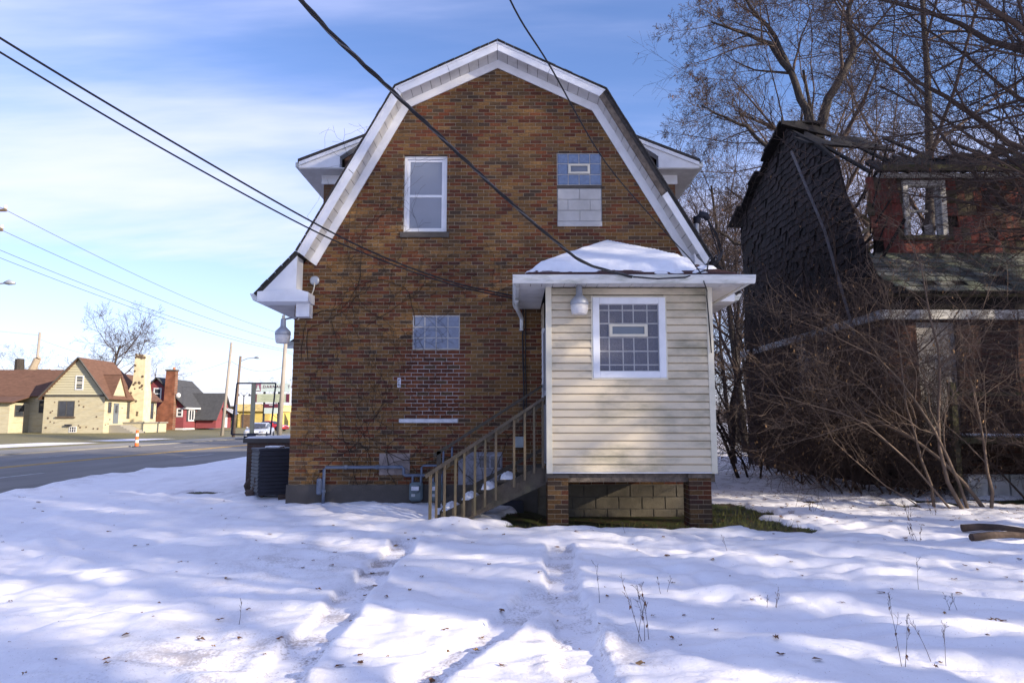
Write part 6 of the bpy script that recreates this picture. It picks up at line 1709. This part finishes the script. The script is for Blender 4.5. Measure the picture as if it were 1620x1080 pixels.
for i in range(1150):
    if i < 170: y = 4.2+10*rl.random(); x = rl.uniform(-.75, .75)*y
    elif i < 850: x = rl.uniform(4, 11); y = rl.uniform(10.2, 15.0)
    else: x = rl.uniform(0, 4.3); y = rl.uniform(9.7, 11.8)
    if -4 < x < .5 and y > 10: continue
    V, F = leaf_shape(rl, rl.uniform(.012, .04), rl.random() < .5); a = rl.uniform(0, 6.28); z = gz(x, y)+.004
    lit.add([(x+p[0]*math.cos(a)-p[1]*math.sin(a), y+p[0]*math.sin(a)+p[1]*math.cos(a), z+p[2]) for p in V], F)
tag(lit.build('leaf_litter', M_LEAF), 'scattered bits of dead leaf over the snow', 'leaf litter', kind='stuff')
# grass by the porch
def grass():
    R = random.Random(3); V = []; Q = []
    for i in range(9000):
        x = R.uniform(-.3, 4.4); y = R.uniform(9.6, 12.4)
        if float(bare_field(np.array([x]), np.array([y]))[0]) < .55 or (y > 10.15 and x < 2.95 and R.random() < .97) or R.random() < .45: continue
        z = gz(x, y); h = R.uniform(.03, .10); a = R.uniform(0, 6.28); w = .004
        dx, dy = math.cos(a)*w, math.sin(a)*w; lx, ly = R.gauss(0, .04), R.gauss(0, .04)
        k = len(V)
        V += [(x-dx, y-dy, z), (x+dx, y+dy, z), (x+lx+dx*.3, y+ly+dy*.3, z+h), (x+lx-dx*.3, y+ly-dy*.3, z+h)]
        Q.append((k, k+1, k+2, k+3))
    tag(put('grass', quads_mesh('grass', V, Q, mat('winter_grass', (.10, .105, .03), .9, .6, 3, 0), False)), 'short winter grass in the bare patch by the porch', 'grass', kind='stuff')
grass()
# ------------------------------------------------------------------ dry weeds standing in the snow
WEED = tp(maxlv=2, seg=(6, 4, 3), jit=(.06, .1, .15), up=(0, .03, .02), tap=(.6, .7, .6), n=(4, 3), t0=(.5, .3), ang=(.4, .6), ratio=(.25, .4), rr=(.6, .7), flat=(0, 0), rmin=.0011)
weeds = [((.86, 4.75), 4, .55, 'cluster of tall straight dry weed stalks beside the right wheel rut'), ((.72, 5.7), 1, .55, 'single leaning dry weed stalk by the right wheel rut'), ((2.28, 4.25), 2, .55, 'dry weed with curled dark leaves and feathery top'), ((2.62, 4.3), 2, .38, 'short feathery dry weed beside the curled-leaf weed'), ((2.05, 5.6), 3, .2, 'small tuft of dry stems in a snow hollow'), ((3.55, 5.7), 3, .2, 'small dark tuft of stems below a snow ridge'), ((1.3, 6.1), 2, .3, 'pair of short dark stalks beside old footprints'), ((-2.05, 5.3), 1, .32, 'bent dry stalk left of the wheel ruts'), ((5.1, 8.8), 4, .35, 'spiky dry weed tuft near the fallen branch'), ((1.55, 9.3), 1, .28, 'dark dry stalk near the bare grass patch'), ((3.6, 6.3), 1, .45, 'thin arching stalk in smooth snow'), ((2.35, 7.8), 1, .25, 'short stalk standing in the snow before the porch'), ((5.9, 10.4), 4, .4, 'brown weed tuft before the saplings'), ((4.8, 11.2), 4, .35, 'brown weed tuft near the melted edge'), ((6.6, 10.9), 4, .5, 'dry weed cluster at the sapling roots')]
for i, ((x, y), n, H, lb) in enumerate(weeds):
    R = random.Random(300+i); out = {}
    t = thing('dry_weed', lb, 'weed', (x, y, gz(x, y)), 'dry weeds standing in the snow')
    for k in range(n):
        one = {}
        grow(R, Vector((R.uniform(-.06, .06), R.uniform(-.05, .05), -.03)), Vector((R.uniform(-.3, .3), R.uniform(-.2, .2), 1)).normalized(), H*.72*R.uniform(.7, 1.15),   .0022, 0, WEED, one)
        V, Q = merge([tubes(one[q], 4) for q in one]); put('stalk', quads_mesh('stalk', V, Q, M_TWIGRED), t, ORG[t.name])
        out.setdefault(0, []).extend(one[0])
    if i in (2, 0, 8, 12, 13, 14):
        spots = [R.choice(p[0][2:]) for p in out[0]*3]
        put('withered_leaves', leaves_mesh(R, spots, .03, M_LEAF, 'withered_leaves'), t, ORG[t.name])
